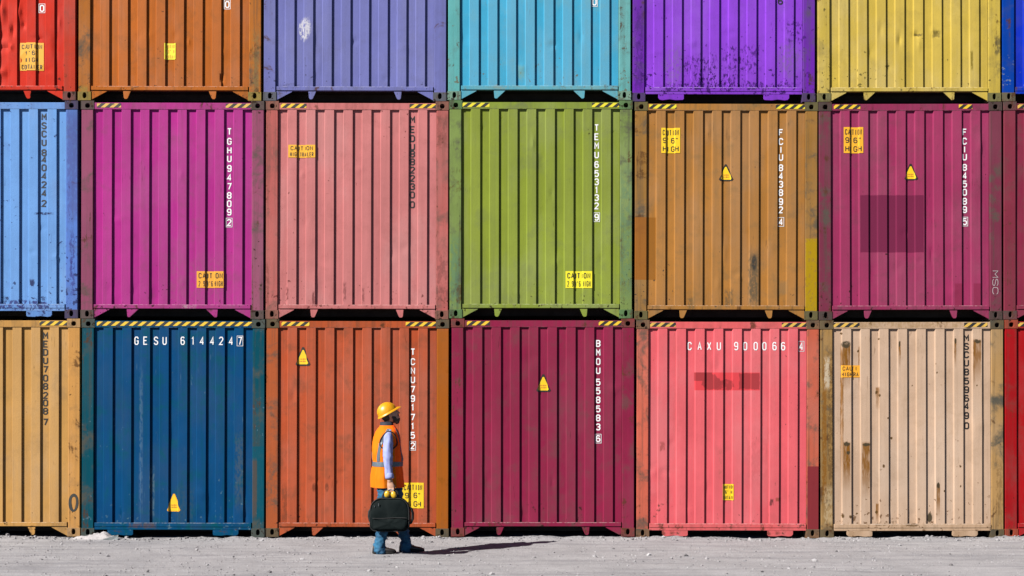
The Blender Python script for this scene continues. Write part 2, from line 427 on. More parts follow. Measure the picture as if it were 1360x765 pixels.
# ------------------------------------------------------------------ shared container pieces
def casting_mesh(name, side, top):
    """hollow corner fitting with an oval aperture in its end face; side -1 left, +1 right"""
    w, h, dp = .178, .118, .162
    hx = .0895 * -side; hz = (.052 if top else .066) ; rx, rz = (.031, .031) if top else (.0245, .039)
    x0, x1 = (0, w) if side < 0 else (-w, 0)
    z0, z1 = 0, h
    hxx = .0895 if side < 0 else -.0895
    if top: hz = h - .066
    n = 28; V, F = [], []
    def rectpt(a):
        c, s_ = math.cos(a), math.sin(a)
        tx = ((x1 - hxx) if c > 0 else (x0 - hxx)) / c if abs(c) > 1e-6 else 1e9
        tz = ((z1 - hz) if s_ > 0 else (z0 - hz)) / s_ if abs(s_) > 1e-6 else 1e9
        t = min(tx, tz); return hxx + c * t, hz + s_ * t
    ang = sorted(set([i * 2 * math.pi / n for i in range(n)] +
          [math.atan2(zz - hz, xx - hxx) % (2 * math.pi) for xx in (x0, x1) for zz in (z0, z1)]))
    n = len(ang); b = .004
    def ell(a, k=1.0):
        return hxx + rx * k * math.copysign(abs(math.cos(a)) ** .85, math.cos(a)), hz + rz * k * math.copysign(abs(math.sin(a)) ** .85, math.sin(a))
    rings = []
    rings.append([(*rectpt(a), None) for a in ang])
    def addring(f): 
        i0 = len(V)
        for a in ang: V.append(f(a))
        return list(range(i0, i0 + n))
    cx, cz = (x0 + x1) / 2, (z0 + z1) / 2
    def outer(k, y):
        def f(a):
            x, z = rectpt(a); return (cx + (x - cx) * k, y, cz + (z - cz) * k)
        return f
    r = [addring(outer(1, dp)), addring(outer(1, .005)), addring(outer(.955, 0)),
         addring(lambda a: (*[ell(a, 1.10)[0]], 0, ell(a, 1.10)[1])), addring(lambda a: (ell(a)[0], .004, ell(a)[1])),
         addring(lambda a: (ell(a)[0], .028, ell(a)[1])), addring(lambda a: (hxx + (ell(a)[0]-hxx) * 1.25, .032, hz + (ell(a)[1]-hz) * 1.05)),
         addring(lambda a: (hxx + (ell(a)[0]-hxx) * 1.25, .14, hz + (ell(a)[1]-hz) * 1.05))]
    for q in range(len(r) - 1):
        for i in range(n): j = (i + 1) % n; F.append((r[q][i], r[q][j], r[q+1][j], r[q+1][i]))
    F.append(r[0][::-1]); F.append(r[-1])
    bm = bmesh.new(); vv = [bm.verts.new(v) for v in V]
    for f in F: bm.faces.new([vv[i] for i in f])
    bmesh.ops.recalc_face_normals(bm, faces=bm.faces)
    me = bpy.data.meshes.new(name); bm.to_mesh(me); bm.free(); return me
CAST = {(sd, tp): casting_mesh('corner_casting', sd, tp) for sd in (-1, 1) for tp in (0, 1)}
def post_mesh(side):
    """pressed corner post: broad front plate, a folded inner return that carries the end wall"""
    w = .168; s_ = -side
    prof = [(.007, .155), (.007, .014), (.013, .006), (w - .010, .006), (w - .002, .013), (w - .002, .048), (w - .03, .155)]
    bm = bmesh.new(); zs = (.118, 2.778); A = []
    for z in zs: A.append([bm.verts.new(((-HW + x) if side < 0 else (HW - x), y, z)) for x, y in prof])
    n = len(prof)
    for i in range(n): bm.faces.new((A[0][i], A[0][(i+1) % n], A[1][(i+1) % n], A[1][i]))
    bm.faces.new(A[0]); bm.faces.new(A[1])
    bmesh.ops.recalc_face_normals(bm, faces=bm.faces)
    me = bpy.data.meshes.new('corner_post'); bm.to_mesh(me); bm.free(); return me
POST = {-1: post_mesh(-1), 1: post_mesh(1)}
XI = HW - .1785
TOPR = box_mesh('top_rail', [(-XI, XI, .006, .07, 2.783, 2.872)], .006)
BOTR = box_mesh('bottom_rail', [(-XI, XI, -.002, .075, .138, .191)], .004)
BOTF = box_mesh('bottom_flange', [(-XI, XI, .004, .03, .100, .1335)], .003)
GUS = {sd: prism_mesh('gusset', [(sd * XI, .1335), (sd * (XI - .215), .1335), (sd * (XI - .20), .118), (sd * XI, .012)], .010, .022, .002) for sd in (-1, 1)}
def lug_mesh(sd, wide):
    a, b = (.16, .05) if wide else (.105, .045)
    if wide: P = [(-.02, .1335), (.14, .1335), (.035, .035), (.022, .022), (.0, .022), (-.012, .035)]
    else: P = [(-.035, .1335), (.07, .1335), (.03, .04), (.015, .022), (-.012, .022), (-.026, .04)]
    return prism_mesh('lug', [(sd * -x if sd > 0 else x, z) for x, z in P], .010, .026, .002)
LUG = {(sd, wd): lug_mesh(sd, wd) for sd in (-1, 1) for wd in (0, 1)}
POCK = {sd: prism_mesh('fork_pocket_plate', [(sd * x, z) for x, z in ((-.17,.099),(.17,.099),(.17,.050),(.15,.026),(.11,.020),(.02,.031),(-.06,.020),(-.155,.024),(-.17,.038))], .006, .028, .002) for sd in (-1, 1)}
def side_mesh():
    n = 42; V, F = [], []; y0, y1 = .165, CL - .165; p = (y1 - y0) / n; pr = []
    for k in range(n):
        y = y0 + k * p; pr += [(y, 0), (y + p * .25, 0), (y + p * .5, .036), (y + p * .75, .036)]
    pr.append((y1, 0))
    for z in (.16, 2.80): V += [(d, y, z) for y, d in pr]
    m = len(pr); F = [(i, i+1, m+i+1, m+i) for i in range(m-1)]
    me = bpy.data.meshes.new('side_wall'); me.from_pydata(V, [], F); me.update(); return me
SIDE = side_mesh()
RAILS = box_mesh('side_rail', [(-.03, .03, .163, CL - .163, .04, .16)], 0)
RAILT = box_mesh('top_side_rail', [(-.03, .03, .163, CL - .163, 2.80, 2.872)], 0)
ROOF = box_mesh('roof_panel', [(-HW + .035, HW - .035, .073, CL - .02, 2.852, 2.868)], 0)
FLOOR = box_mesh('floor_panel', [(-HW + .035, HW - .035, .09, CL - .02, .150, .175)], 0)
CROSS = box_mesh('cross_member', [(-HW + .035, HW - .035, 0, .045, .05, .1485)], 0)
REAR = box_mesh('rear_wall', [(-HW + .02, HW - .02, CL - .018, CL, .02, CH - .03)], 0)

# ------------------------------------------------------------------ container builder
PXM, BASE = 100.0, 712.6
ROLL = [.05, .16, .14, .03, .12, -.10, -.05]        # degrees each stack leans
M_UNDER = simple('underside_primer', (.045, .04, .035), .85, .1, .3, 4)
def build_container(px_c, base_py, level, label, col, post=None, cast=None, kind='A', wide=0, seed=1, dirt=.35, dirtcol=DIRT,
                    rust=0.0, chip=.35, chipcol=DRUST, chipbias=0.0, face_fade=.25, serial=None, hserial=None, letter='w', stickers=(), triangles=(), tape=(),
                    marks=(), pmarks=(), dents=(), extra=None, lpost=None, post_dirt=.9, dy=0.0):
    cx = (px_c - 680) / PXM; cz = (BASE - base_py) / PXM
    L = lambda p: (p - px_c) / PXM                 # photo column -> metres on this container
    Z = lambda p: (base_py - p) / PXM
    c = thing('shipping_container', label, 'container', (cx, dy + .009 * math.sin(seed * 2.7), cz), 'stacked shipping containers')
    c.rotation_euler = (0, math.radians(ROLL[(seed - 1) % 7]), math.radians(.10 * math.sin(seed * 4.1)))
    def conv(ms):
        return [(L(m[0]), L(m[1]), Z(m[3]), Z(m[2])) + tuple(m[4:]) for m in ms]
    base = alb(col); pc = alb(post) if post else mixc(base, DIRT, .25); lc = alb(lpost) if lpost else pc
    cc = alb(cast) if cast else mixc(base, (.13, .125, .10), .62)
    wm = paint('wall_paint', base, seed, dirt, dirtcol, rust, chip, chipcol, chipbias, face_fade, conv(marks))
    pm = paint('post_paint', pc, seed + 11.3, post_dirt, DIRT, rust + .26, chip + .32, chipcol, chipbias, 0, conv(pmarks))
    lm = pm if not lpost else paint('post_paint', lc, seed + 17.7, post_dirt, DIRT, rust + .26, chip + .32, chipcol, chipbias, 0, conv(pmarks))
    cm = paint('casting_paint', cc, seed + 5.1, 1.0, (.075, .075, .062), .45, .6, DRUST, 0, 0, (), .7)
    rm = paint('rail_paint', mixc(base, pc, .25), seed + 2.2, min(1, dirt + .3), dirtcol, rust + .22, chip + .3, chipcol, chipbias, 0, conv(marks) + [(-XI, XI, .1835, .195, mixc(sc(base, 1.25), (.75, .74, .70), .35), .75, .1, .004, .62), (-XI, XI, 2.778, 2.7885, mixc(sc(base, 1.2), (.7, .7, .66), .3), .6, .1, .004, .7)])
    um = paint('body_paint', sc(base, .9), seed + 3.3, .6, DIRT, .1)
    dr = random.Random(seed * 13)
    dents = tuple(dents) + tuple((dr.uniform(-1, 1), dr.choice((dr.uniform(.25, .9), dr.uniform(.3, 2.6))), dr.uniform(.025, .09), dr.uniform(.03, .16), dr.choice((-1, 1, 1)) * dr.uniform(.003, .009)) for _ in range(7))
    w = Wall(seed, dents)
    V, F = wall_mesh(w, bool(dents)); mesh_obj('end_wall', V, F, wm, c, True, 18)
    for sd in (-1, 1):
        link_obj('corner_post', POST[sd], lm if sd < 0 else pm, c)
        for tp in (0, 1):
            k = link_obj('corner_casting', CAST[sd, tp], cm, c, True, 35); k.location = (sd * HW, 0, CH - .118 if tp else 0)
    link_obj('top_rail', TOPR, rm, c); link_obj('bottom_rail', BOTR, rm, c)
    if kind == 'A':
        for sd in (-1, 1):
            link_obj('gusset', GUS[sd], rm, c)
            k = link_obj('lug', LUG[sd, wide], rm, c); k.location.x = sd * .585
    else:
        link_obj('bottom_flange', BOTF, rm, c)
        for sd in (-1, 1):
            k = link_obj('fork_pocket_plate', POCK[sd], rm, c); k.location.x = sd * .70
    for sd in (-1, 1):
        k = link_obj('side_wall', SIDE, um, c); k.location.x = sd * (HW - .012 if sd < 0 else HW - .048)
        k = link_obj('side_rail', RAILS, um, c); k.location.x = sd * (HW - .04)
        k = link_obj('top_side_rail', RAILT, um, c); k.location.x = sd * (HW - .04)
    link_obj('roof_panel', ROOF, um, c); link_obj('floor_panel', FLOOR, M_UNDER, c); link_obj('rear_wall', REAR, um, c)
    for k in range(1, 7):
        q = link_obj('cross_member', CROSS, M_UNDER, c); q.location.y = .3 * k
    lmat = M_WHITE if letter == 'w' else M_BLACK
    def frame_polys(x, z, w_, h_, t):
        return [(2, [(x, z), (x+w_, z), (x+w_, z+t), (x, z+t)]), (2, [(x, z+h_-t), (x+w_, z+h_-t), (x+w_, z+h_), (x, z+h_)]),
                (3, [(x, z+t), (x+t, z+t), (x+t, z+h_-t), (x, z+h_-t)]), (3, [(x+w_-t, z+t), (x+w_, z+t), (x+w_, z+h_-t), (x+w_-t, z+h_-t)])]
    if serial:                                      # (px_left, [(char, py centre)], boxed)
        pxl, chars, boxed = serial
        gw, gh, sw = (.060, .092, .0150) if letter == 'w' else (.068, .094, .0175)
        for i, (ch, py) in enumerate(chars):
            P = glyph(ch, 0, Z(py) - gh / 2, gw, gh, sw)
            if boxed and i == len(chars) - 1: P += frame_polys(-.013, Z(py) - gh/2 - .016, gw + .026, gh + .032, .006)
            decal('serial_letter', P, w, L(pxl), lmat, c, .003)
    if hserial:                                     # [(char, px left)], py top, py bottom
        chars, pt, pb = hserial
        for i, (ch, px) in enumerate(chars):
            gh = (pb - pt) / PXM; P = glyph(ch, 0, Z(pb), .056, gh, .0138)
            if i == len(chars) - 1: P += frame_polys(-.013, Z(pb) - .014, .082, gh + .028, .005)
            decal('serial_letter', P, w, L(px + .6), lmat, c, .003)
    for (x0, x1, y0, y1, mat, lines, tcol) in stickers:
        a0, a1 = L(x0), L(x1); wd = S_of(a1) - S_of(a0); z0, z1 = Z(y1), Z(y0); h = z1 - z0
        e0 = .0045
        st = decal('caution_label', rect_polys(0, wd, z0, z1), w, a0, mat, c, e0)
        P = []; nl = len(lines)
        for i, t in enumerate(lines):
            hh = h / nl * .66; zz = z1 - h * (i + 1) / nl + h / nl * .17
            if i == 0: zz -= h * .02
            g = len(t); mw = min(wd * .88, hh * .86 * g if g > 4 else hh * .85 * g); cw = mw / (g - .2); x = (wd - mw) / 2
            for ch in t:
                P += glyph(ch, x, zz, cw * .78, hh, max(.007, min(hh * .16, cw * .26))); x += cw
        decal('label_lettering', P, w, a0, tcol or M_STBLK, st, e0 + .0012)['kind'] = 'stuff'
    for (xa, xb, y0, y1, border) in triangles:
        a0, a1 = L(xa), L(xb); wd = S_of(a1) - S_of(a0); z0, z1 = Z(y1), Z(y0); t = .024
        ol = [(0, z0 + .02), (.02, z0), (wd - .02, z0), (wd, z0 + .02), (wd * .72, z0 + (z1-z0) * .62), (wd / 2 + .012, z1), (wd / 2 - .012, z1), (wd * .28, z0 + (z1-z0) * .62)]
        cxx, czz = wd / 2, z0 + (z1 - z0) * .36
        fan = lambda pts, lay: [(lay, [pts[i], pts[(i+1) % len(pts)], (cxx, czz)]) for i in range(len(pts))]
        st = decal('warning_triangle', fan(ol, 0), w, a0, M_STBLK if border else M_ORA2, c, .003)
        k = .76 if border else .88
        il = [(cxx + (x - cxx) * k, czz + (z - czz) * k) for x, z in ol]
        sy = decal('yellow_field', fan(il, 0), w, a0, M_YEL if border else M_YEL, st, .0042)
        P = []
        for r_, ww in ((.36, .40), (.24, .46)):
            zc = z0 + (z1 - z0) * r_; P += text_line('IHIEHI' , wd * (.5 - ww / 2), zc - .008, wd * ww / 6.6, .018, .0055, wd * ww / 60)
        decal('small_print', P, w, a0, M_RED, st, .0056)['kind'] = 'stuff'
    for (xa, xb, mt) in tape:
        mesh = box_mesh('hazard_tape', [(L(xa), L(xb), .0035, .0058, 2.806, 2.862)], 0)
        link_obj('hazard_tape', mesh, TAPE[mt], c)
    if extra: extra(c, w, L, Z)
    return c

def ser(txt, ys): return list(zip(txt, ys))
STY = lambda y0, step, n: [y0 + step * i for i in range(n)]
YC3 = lambda t=('CAUTION', "9'6\"", 'HIGH'): t

# base rows (photo rows of the container feet)
rows = {}
B1 = [712.6, 713.4, 713.6, 712.7, 714.6, 714.9, 714.1]
B2 = [b - 289.9 for b in B1]; B3 = [b - 289.9 for b in B2]
X1 = [-15.5, 229.6, 474.2, 721.0, 966.6, 1211.8, 1456.7]
X2 = [-18.5, 228.6, 473.8, 718.3, 964.4, 1209.7, 1455.0]
X3 = [-21.2, 225.3, 471.2, 716.4, 961.5, 1207.8, 1453.2]

# ---------------- bottom row
def tan_extra(c, w, L, Z):
    n = 40; V, F = [], []
    for i in range(n):
        a = i / n * 2 * math.pi; k = 1 + .05 * math.sin(a * 2 + 1); j = 1 + .08 * math.sin(a * 3)
        V.append((L(97.3) + .064 * k * math.cos(a), .0032, Z(667.5) + .126 * k * math.sin(a)))
        V.append((L(97.6) + .030 * j * math.cos(a), .0032, Z(667.5) + .086 * j * math.sin(a)))
    for i in range(n): a = 2 * i; b = 2 * ((i + 1) % n); F.append((a, b, b + 1, a + 1))
    mesh_obj('sprayed_ring', V, F, M_SPRAY, c)
build_container(X1[0], B1[0], 1, 'tan container with a sprayed black ring on its post, standing on the gravel', (219, 169, 103), (222, 166, 100), (196, 152, 98), seed=1,
    dirt=.2, post_dirt=.3, chip=.05, letter='b', serial=(55.5, ser('MEDU7082087', [445.6,456.6,467.6,478.6,490.5,502,513,525,535,546,560.5]), False),
    tape=[(52, 90, 'y')], extra=tan_extra)
TEAL = alb((0, 92, 112)); BRN = alb((96, 84, 78))
build_container(X1[1], B1[1], 1, 'deep blue container with striped tape along its whole top rail', (0, 83, 134), (22, 88, 106), (82, 92, 88), 'B', seed=2,
    dirt=.5, dirtcol=(.0, .10, .11), chip=.25, chipcol=(.10, .20, .27), face_fade=.06,
    hserial=([('G',176.5),('E',189),('S',202.5),('U',214.5),('6',238.5),('1',251.5),('4',264),('4',277),('2',289.5),('4',302),('7',314.5)], 447, 458),
    triangles=[(221.5, 239.5, 656, 679.5, False)], tape=[(128, 334, 'y')],
    marks=[(198, 205, 615, 690, (.12,.2,.26), .6, .3, .03, .7), (183, 190, 470, 700, (.22,.34,.42), .22, .5, .01, .6), (310, 326, 560, 690, (.10,.13,.13), .4, .6, .05, .6),
           (168, 210, 694, 702, (.16,.08,.05), .5, .3, .03, .6), (228, 262, 640, 700, (.05,.10,.13), .4, .6, .05, .6)],
    pmarks=[(334, 352, 592, 612, TEAL, .8, .1), (341, 352, 606, 690, TEAL, .8, .15), (334, 341, 606, 690, BRN, .7, .2)])
build_container(X1[2], B1[2], 1, 'orange red container standing behind the worker in the vest', (202, 100, 70), (190, 104, 62), (110, 96, 76), 'A', 1, seed=3,
    dirt=.4, dirtcol=(.13, .075, .045), chip=.12, face_fade=.20, lpost=(196, 108, 72),
    serial=(544.5, ser('TCNU7917152', [467,480,492,504,517,529,541,554,566,578,592]), True),
    stickers=[(534, 562.5, 641, 675, M_YEL, ('CAUTION', "9'6\"", 'HIGH'), None)], triangles=[(391.5, 411.5, 461, 486, True)],
    tape=[(373, 410, 'y'), (538, 578, 'y')],
    marks=[(413, 421, 640, 655, (.07,.03,.02), .6, .5, .02, .4, True), (430, 437, 640, 655, (.09,.04,.025), .6, .5, .02, .4, True), (373, 382, 640, 700, (.16,.06,.035), .5, .4, .03, .5)],
    pmarks=[(576, 598, 430, 712, alb((176, 104, 44)), .75, .08, .02)])
build_container(X1[3], B1[3], 1, 'plain maroon container with one warning triangle, standing on the gravel', (158, 52, 84), (154, 52, 82), (140, 72, 72), seed=4,
    dirt=.28, chip=.1, face_fade=.14, post_dirt=.5, serial=(791.5, ser('BMOU5585836', [456,468,480,492,507.4,519,531,543,555,567,582.5]), True),
    triangles=[(712, 731.5, 497, 520.5, True)], tape=[(620, 650, 'y'), (795, 826, 'y')],
    marks=[(602, 620, 560, 690, (.06,.03,.03), .3, .5, .04, .6)])
RP = alb((178, 74, 78)); RP2 = alb((236, 88, 94))
build_container(X1[4], B1[4], 1, 'bright coral pink container with a faded dark red painted-over strip', (250, 118, 127), (212, 112, 90), (140, 108, 84), 'B', seed=5,
    dirt=.18, dirtcol=(.36, .10, .09), chip=.22, chipcol=(.16, .06, .05), face_fade=.10, lpost=(226, 120, 100),
    hserial=([('C',912.5),('A',925.5),('X',938.5),('U',951),('9',974),('0',986.5),('0',1000),('0',1012),('6',1025),('6',1037),('4',1061)], 454, 465),
    stickers=[(960, 974.5, 643, 664.5, M_YEL, ('CAUTION', "9'6\" HI", 'CONTAIN'), None)], tape=[(863, 897, 'w'), (1038, 1073, 'w')],
    marks=[(922, 1009.5, 494.5, 518.5, RP2, .9, .02), (922, 946, 494.5, 506, RP, .95, .03), (931, 958, 496, 518, RP, .95, .1, .05, 0, True), (945, 975, 503, 517, RP, .9, .2, .08, .3), (981, 1009.5, 495, 517, RP, .95, .06, .035),
           (876, 884, 585, 600, (.35,.08,.07), .7, .4, .04, .6), (954, 960, 590, 640, (.40,.12,.10), .4, .5, .03, .6), (1022, 1028, 662, 672, (.06,.03,.03), .8, .4, .03, .4), (1030, 1038, 660, 666, (.3,.08,.05), .8, .4, .03, .4),
           (985, 1030, 560, 660, (.55,.12,.13), .35, .6, .08, .6)],
    pmarks=[(1072.5, 1089, 619, 704, alb((140, 56, 64)), .95, .01)])
RR = (.115, .062, .020); DG = (.075, .058, .034); LR = (.25, .105, .018)
bei = []; heads = []
for (x0, x1, y0, y1) in ((1117, 1131, 452, 463), (1282, 1292, 432, 437), (1268, 1271, 448, 458), (1293, 1304, 450, 457), (1120, 1130, 586, 593), (1145, 1157, 588, 593), (1124, 1130, 598, 604), (1232, 1240, 680, 695), (1194, 1197, 452, 461), (1244, 1249, 640, 650)):
    heads.append((x0, x1, y0, y1, DG, .97, .35, .022, .15, True))
for (x0, x1, y0, y1, a) in ((1117, 1121, 462, 660, .9), (1120, 1130, 462, 520, 1.0), (1268, 1271, 456, 490, .9), (1293, 1304, 456, 510, .85), (1293, 1296, 456, 520, .8), (1120, 1130, 592, 655, 1.0), (1145, 1156, 592, 665, .95), (1194, 1197, 460, 490, .9), (1244, 1249, 648, 690, .9), (1164, 1169, 520, 545, .8), (1164, 1168, 675, 695, .9), (1141, 1143, 465, 520, .7)):
    bei.append((x0, x1, y0 - 7, y1, LR, a, .16, .012, 'drip'))
for (x, y, r) in ((1165, 521, 2.4), (1169, 525, 2), (1185, 582, 2.2), (1245, 495, 1.6), (1168, 450, 1.5), (1118, 443, 2), (1165, 680, 2.5), (1139, 682, 1.8), (1213, 512, 1.3), (1256, 509, 1.6), (1298, 512, 1.3), (1174, 619, 2.8), (1276, 619, 2.4), (1255, 652, 1.8), (1141, 466, 2), (1180, 555, 1.6), (1120, 685, 3), (1130, 686, 3), (1276, 646, 1.5), (1322, 534, 2)):
    heads.append((x - r * .8, x + r * .8, y - r, y + r, RR, .95, .4, .02, 0, True))
bei += heads
bei += [(1200, 1222, 694, 700, RR, .8, .5, .03, .4), (1160, 1195, 692, 698, RR, .6, .5, .04, .7), (1112, 1330, 425, 436, (.34, .22, .09), .45, .4, .05, .7)]
build_container(X1[5], B1[5], 1, 'rust-streaked beige container standing between the coral pink and red ones', (220, 188, 162), (190, 152, 102), (112, 98, 74), 'B', seed=6,
    dirt=.22, dirtcol=(.30, .19, .10), chip=.30, chipcol=(.16, .08, .035), face_fade=.12, letter='b', lpost=(176, 138, 84), post_dirt=1.0,
    serial=(1281.5, ser('MSCU8596490', [449,460,471,482,494,506,517.5,529,539.5,552,565.5]), False),
    stickers=[(1118, 1143, 485, 501, M_ORA, ('CAUTI', 'HIGHTRA'), None)], tape=[(1107, 1142, 'w'), (1281, 1312, 'w')], marks=bei,
    pmarks=[(1092, 1099, 455, 690, LR, .85, .4, .03, .5), (1099, 1108, 440, 700, (.16,.09,.035), .8, .4, .03, .6), (1095, 1103, 470, 520, (.7,.6,.45), .7, .4, .05, .5), (1094, 1108, 640, 700, (.6,.45,.26), .6, .4, .05, .6), (1322, 1334, 600, 700, (.2,.11,.04), .5, .5, .04, .7)])
build_container(X1[6], B1[6], 1, 'crimson red container beside the rust-streaked beige one', (186, 46, 50), (176, 44, 48), (170, 84, 66), seed=7, dirt=.25, chip=.15, tape=[(1352, 1385, 'w')], post_dirt=.3)

# ---------------- middle row
build_container(X2[0], B2[0], 2, 'light sky blue container with chipped edges, on top of the tan one', (128, 178, 243), (106, 142, 220), (84, 76, 108), 'B', seed=8,
    dirt=.18, dirtcol=(.10, .12, .35), chip=.42, chipbias=.02, chipcol=(.03, .035, .12), face_fade=.06, letter='b', post_dirt=.5,
    serial=(53.5, ser('MSCU8404242', [154.5,166,177,188.5,202,211,222,233,244.5,256,269.5]), False),
    marks=[(-60, 90, 398, 413, (.05, .05, .20), .9, .4, .06, .8), (0, 12, 393, 402, (.03,.03,.10), .9, .4, .06, .5), (52, 60, 393, 400, (.03,.03,.10), .8, .5, .06, .5), (38, 46, 370, 380, (.03,.03,.10), .9, .4, .05, .4), (44, 72, 281, 285, (.03,.03,.10), .9, .4, .03, .5)],
    pmarks=[(88, 106, 140, 300, (.09, .11, .36), .6, .3, .06, .4), (92, 100, 300, 400, (.06, .07, .28), .8, .4, .05, .7)])
build_container(X2[1], B2[1], 2, 'magenta container with an orange caution label near its foot, on the deep blue one', (197, 66, 156), (166, 92, 122), (104, 88, 86), 'A', 1, seed=9,
    dirt=.3, dirtcol=(.22, .08, .12), chip=.12, face_fade=.22,
    serial=(300.5, ser('TGHU9478092', [174,187,199,210,223,235,247,259,270,281,295]), True),
    stickers=[(261, 297, 360, 382, M_ORA, ('CAUTION', "2.9 9'6 HIGH"), None)], tape=[(128, 160, 'w'), (299, 334, 'w')],
    marks=[(240, 262, 404, 410, (.6,.5,.5), .5, .5, .04, .6), (200, 330, 330, 420, (.30, .12, .18), .25, .5, .1, .6)])
build_container(X2[2], B2[2], 2, 'salmon pink container with black serial lettering, on the orange red one', (222, 140, 140), (206, 116, 112), (150, 104, 92), seed=10,
    dirt=.22, dirtcol=(.28, .10, .09), chip=.30, chipcol=(.17, .05, .045), face_fade=.10, letter='b', post_dirt=.6,
    serial=(543.5, ser('MEDU8822300', [158,171,183,194,203.5,214,225,236,247,258,271]), False),
    stickers=[(382, 418, 192, 209, M_ORA2, ('CAUTION', 'HIGH TRAILER'), None)], tape=[(372, 406, 'y'), (543, 578, 'y')],
    marks=[(379, 383, 380, 400, (.15,.04,.04), .8, .4, .03, .5), (455, 460, 372, 402, (.16,.05,.05), .6, .4, .03, .5), (480, 484, 380, 405, (.15,.04,.04), .6, .4, .03, .5), (414, 418, 385, 408, (.15,.04,.04), .7, .4, .03, .4)],
    pmarks=[(575, 597, 320, 412, (.16,.06,.055), .5, .5, .06, .7), (578, 596, 146, 200, (.2,.07,.06), .5, .4, .05, .6), (351, 358, 340, 412, (.2,.06,.05), .5, .4, .04, .6)])
build_container(X2[3], B2[3], 2, 'olive green container with a yellow caution label, on the plain maroon one', (152, 168, 70), (138, 160, 92), (104, 138, 92), seed=11,
    dirt=.32, dirtcol=(.17, .19, .10), chip=.08, face_fade=.16,
    serial=(789.5, ser('TEMU6531329', [169,181,193,205,218,230,241,252,262,273,288]), True),
    stickers=[(751, 786.5, 360, 382.5, M_YEL2, ('CAUTION', "2.9 9'6 HIGH"), None)], tape=[(614, 650, 'g'), (786, 822, 'g')],
    pmarks=[(597, 612, 300, 420, (.10,.24,.16), .5, .5, .06, .5), (822, 842, 200, 420, (.12,.24,.15), .45, .5, .08, .6)])
build_container(X2[4], B2[4], 2, 'ochre brown container with a yellow post patch, on the coral pink one', (190, 134, 74), (172, 128, 72), (112, 104, 68), seed=12,
    dirt=.35, dirtcol=(.16, .13, .07), chip=.15, chipcol=(.06, .05, .04), face_fade=.22,
    serial=(1034.5, ser('FCIU8438924', [175,187,198,208,222,233,244,255,267,278,294]), True),
    stickers=[(878, 903, 169.5, 203, M_YEL, ('CAUTION', "9'6\"", 'HIGH'), None)], triangles=[(954.5, 974, 217.5, 240, True)], tape=[(862, 898, 'g'), (1030, 1069, 'g')],
    marks=[(844, 871.5, 288, 372, alb((158, 104, 48)), .75, .02), (994, 1009, 326, 412, (.09,.085,.06), .75, .45, .06, .45), (998, 1006, 335, 362, (.05,.05,.045), .9, .5, .04, .3, True),
           (962, 976, 380, 412, (.10,.09,.06), .6, .5, .05, .6), (910, 924, 392, 412, (.11,.10,.06), .6, .5, .05, .6), (1034, 1048, 370, 392, (.30,.18,.08), .6, .5, .05, .3)],
    pmarks=[(1070, 1090, 316, 413, alb((186, 154, 42)), .9, .02, .008, .3), (843, 862, 288, 372, alb((166, 104, 48)), .8, .02)])
def mauve_extra(c, w, L, Z):
    P = []
    for i, ch in enumerate('MSC'):
        for pl in G[ch]:
            pts = [(L(1318.5) + pz / 6 * .070, Z(360 + i * 11) - px / 4 * .085) for px, pz in pl]
            P += stroke(pts, .008)
    V, F = [], []
    for q in P:
        i0 = len(V); V += [(p[0], .0025, p[1]) for p in q]; F.append(list(range(i0, i0 + 4)))
    mesh_obj('chalk_scrawl', V, F, M_CHALK, c)
MQ = alb((122, 48, 78))
build_container(X2[5], B2[5], 2, 'raspberry container with a darker square patch, on the rust-streaked beige one', (173, 66, 108), (134, 62, 84), (92, 74, 72), seed=13,
    dirt=.3, dirtcol=(.13, .06, .07), chip=.10, face_fade=.16,
    serial=(1279.5, ser('FCIU8450895', [175,187,198,208,222,233,244,255,267,278,294]), True),
    stickers=[(1121, 1147, 168.5, 203, M_ORA2, ('CAUTION', "9'6\"", 'HIGH'), None)], triangles=[(1201.5, 1220, 217, 239, True)], tape=[(1108, 1143, 'y'), (1274, 1292, 'y')],
    marks=[(1142.5, 1228, 258.5, 335.5, MQ, .88, .025, .007), (1268, 1280, 376, 408, alb((146, 56, 84)), .75, .06), (1293, 1304, 376, 408, alb((146, 56, 84)), .75, .06)], extra=mauve_extra)
build_container(X2[6], B2[6], 2, 'dull maroon container beside the raspberry one, on the crimson red one', (150, 58, 82), (142, 60, 78), (120, 78, 80), seed=14, dirt=.3, chip=.1, tape=[(1352, 1385, 'w')], post_dirt=.4)

# ---------------- top row
SIL = (.95, .93, .88)
red_d = [(L_, Z_, rx, rz, d) for (L_, Z_, rx, rz, d) in [((px - X3[0]) / 100, (B3[0] - py) / 100, rx, rz, d) for px, py, rx, rz, d in
    ((2, 15, .05, .16, -.03), (5, 62, .09, .05, .03), (2, 95, .07, .07, -.024), (16, 40, .035, .10, .024), (14, 62, .03, .04, -.028), (25, 15, .03, .12, -.022), (30, 32, .03, .05, .022), (3, 118, .06, .05, -.02), (27, 76, .025, .12, -.012), (50, 50, .09, .03, .012), (72, 60, .03, .2, .010), (78, 30, .025, .12, -.008), (-10, 45, .2, .3, .03))]]
build_container(X3[0], B3[0], 3, 'dented scarlet container with a four-line orange caution label', (229, 74, 62), (212, 82, 66), (132, 88, 84), seed=15,
    dirt=.2, dirtcol=(.25, .05, .04), chip=.06, face_fade=.05, dents=red_d, serial=(51.5, [('0', 10)], True), post_dirt=.35,
    stickers=[(25.5, 57, 56, 93, M_ORA2, ('CAUTION', "9'6\"", 'HIGH', 'CONTAINER'), None)])
def dn(px, py, ci, lst): return [((a - X3[ci]) / 100, (B3[ci] - b) / 100, rx, rz, d) for a, b, rx, rz, d in lst]
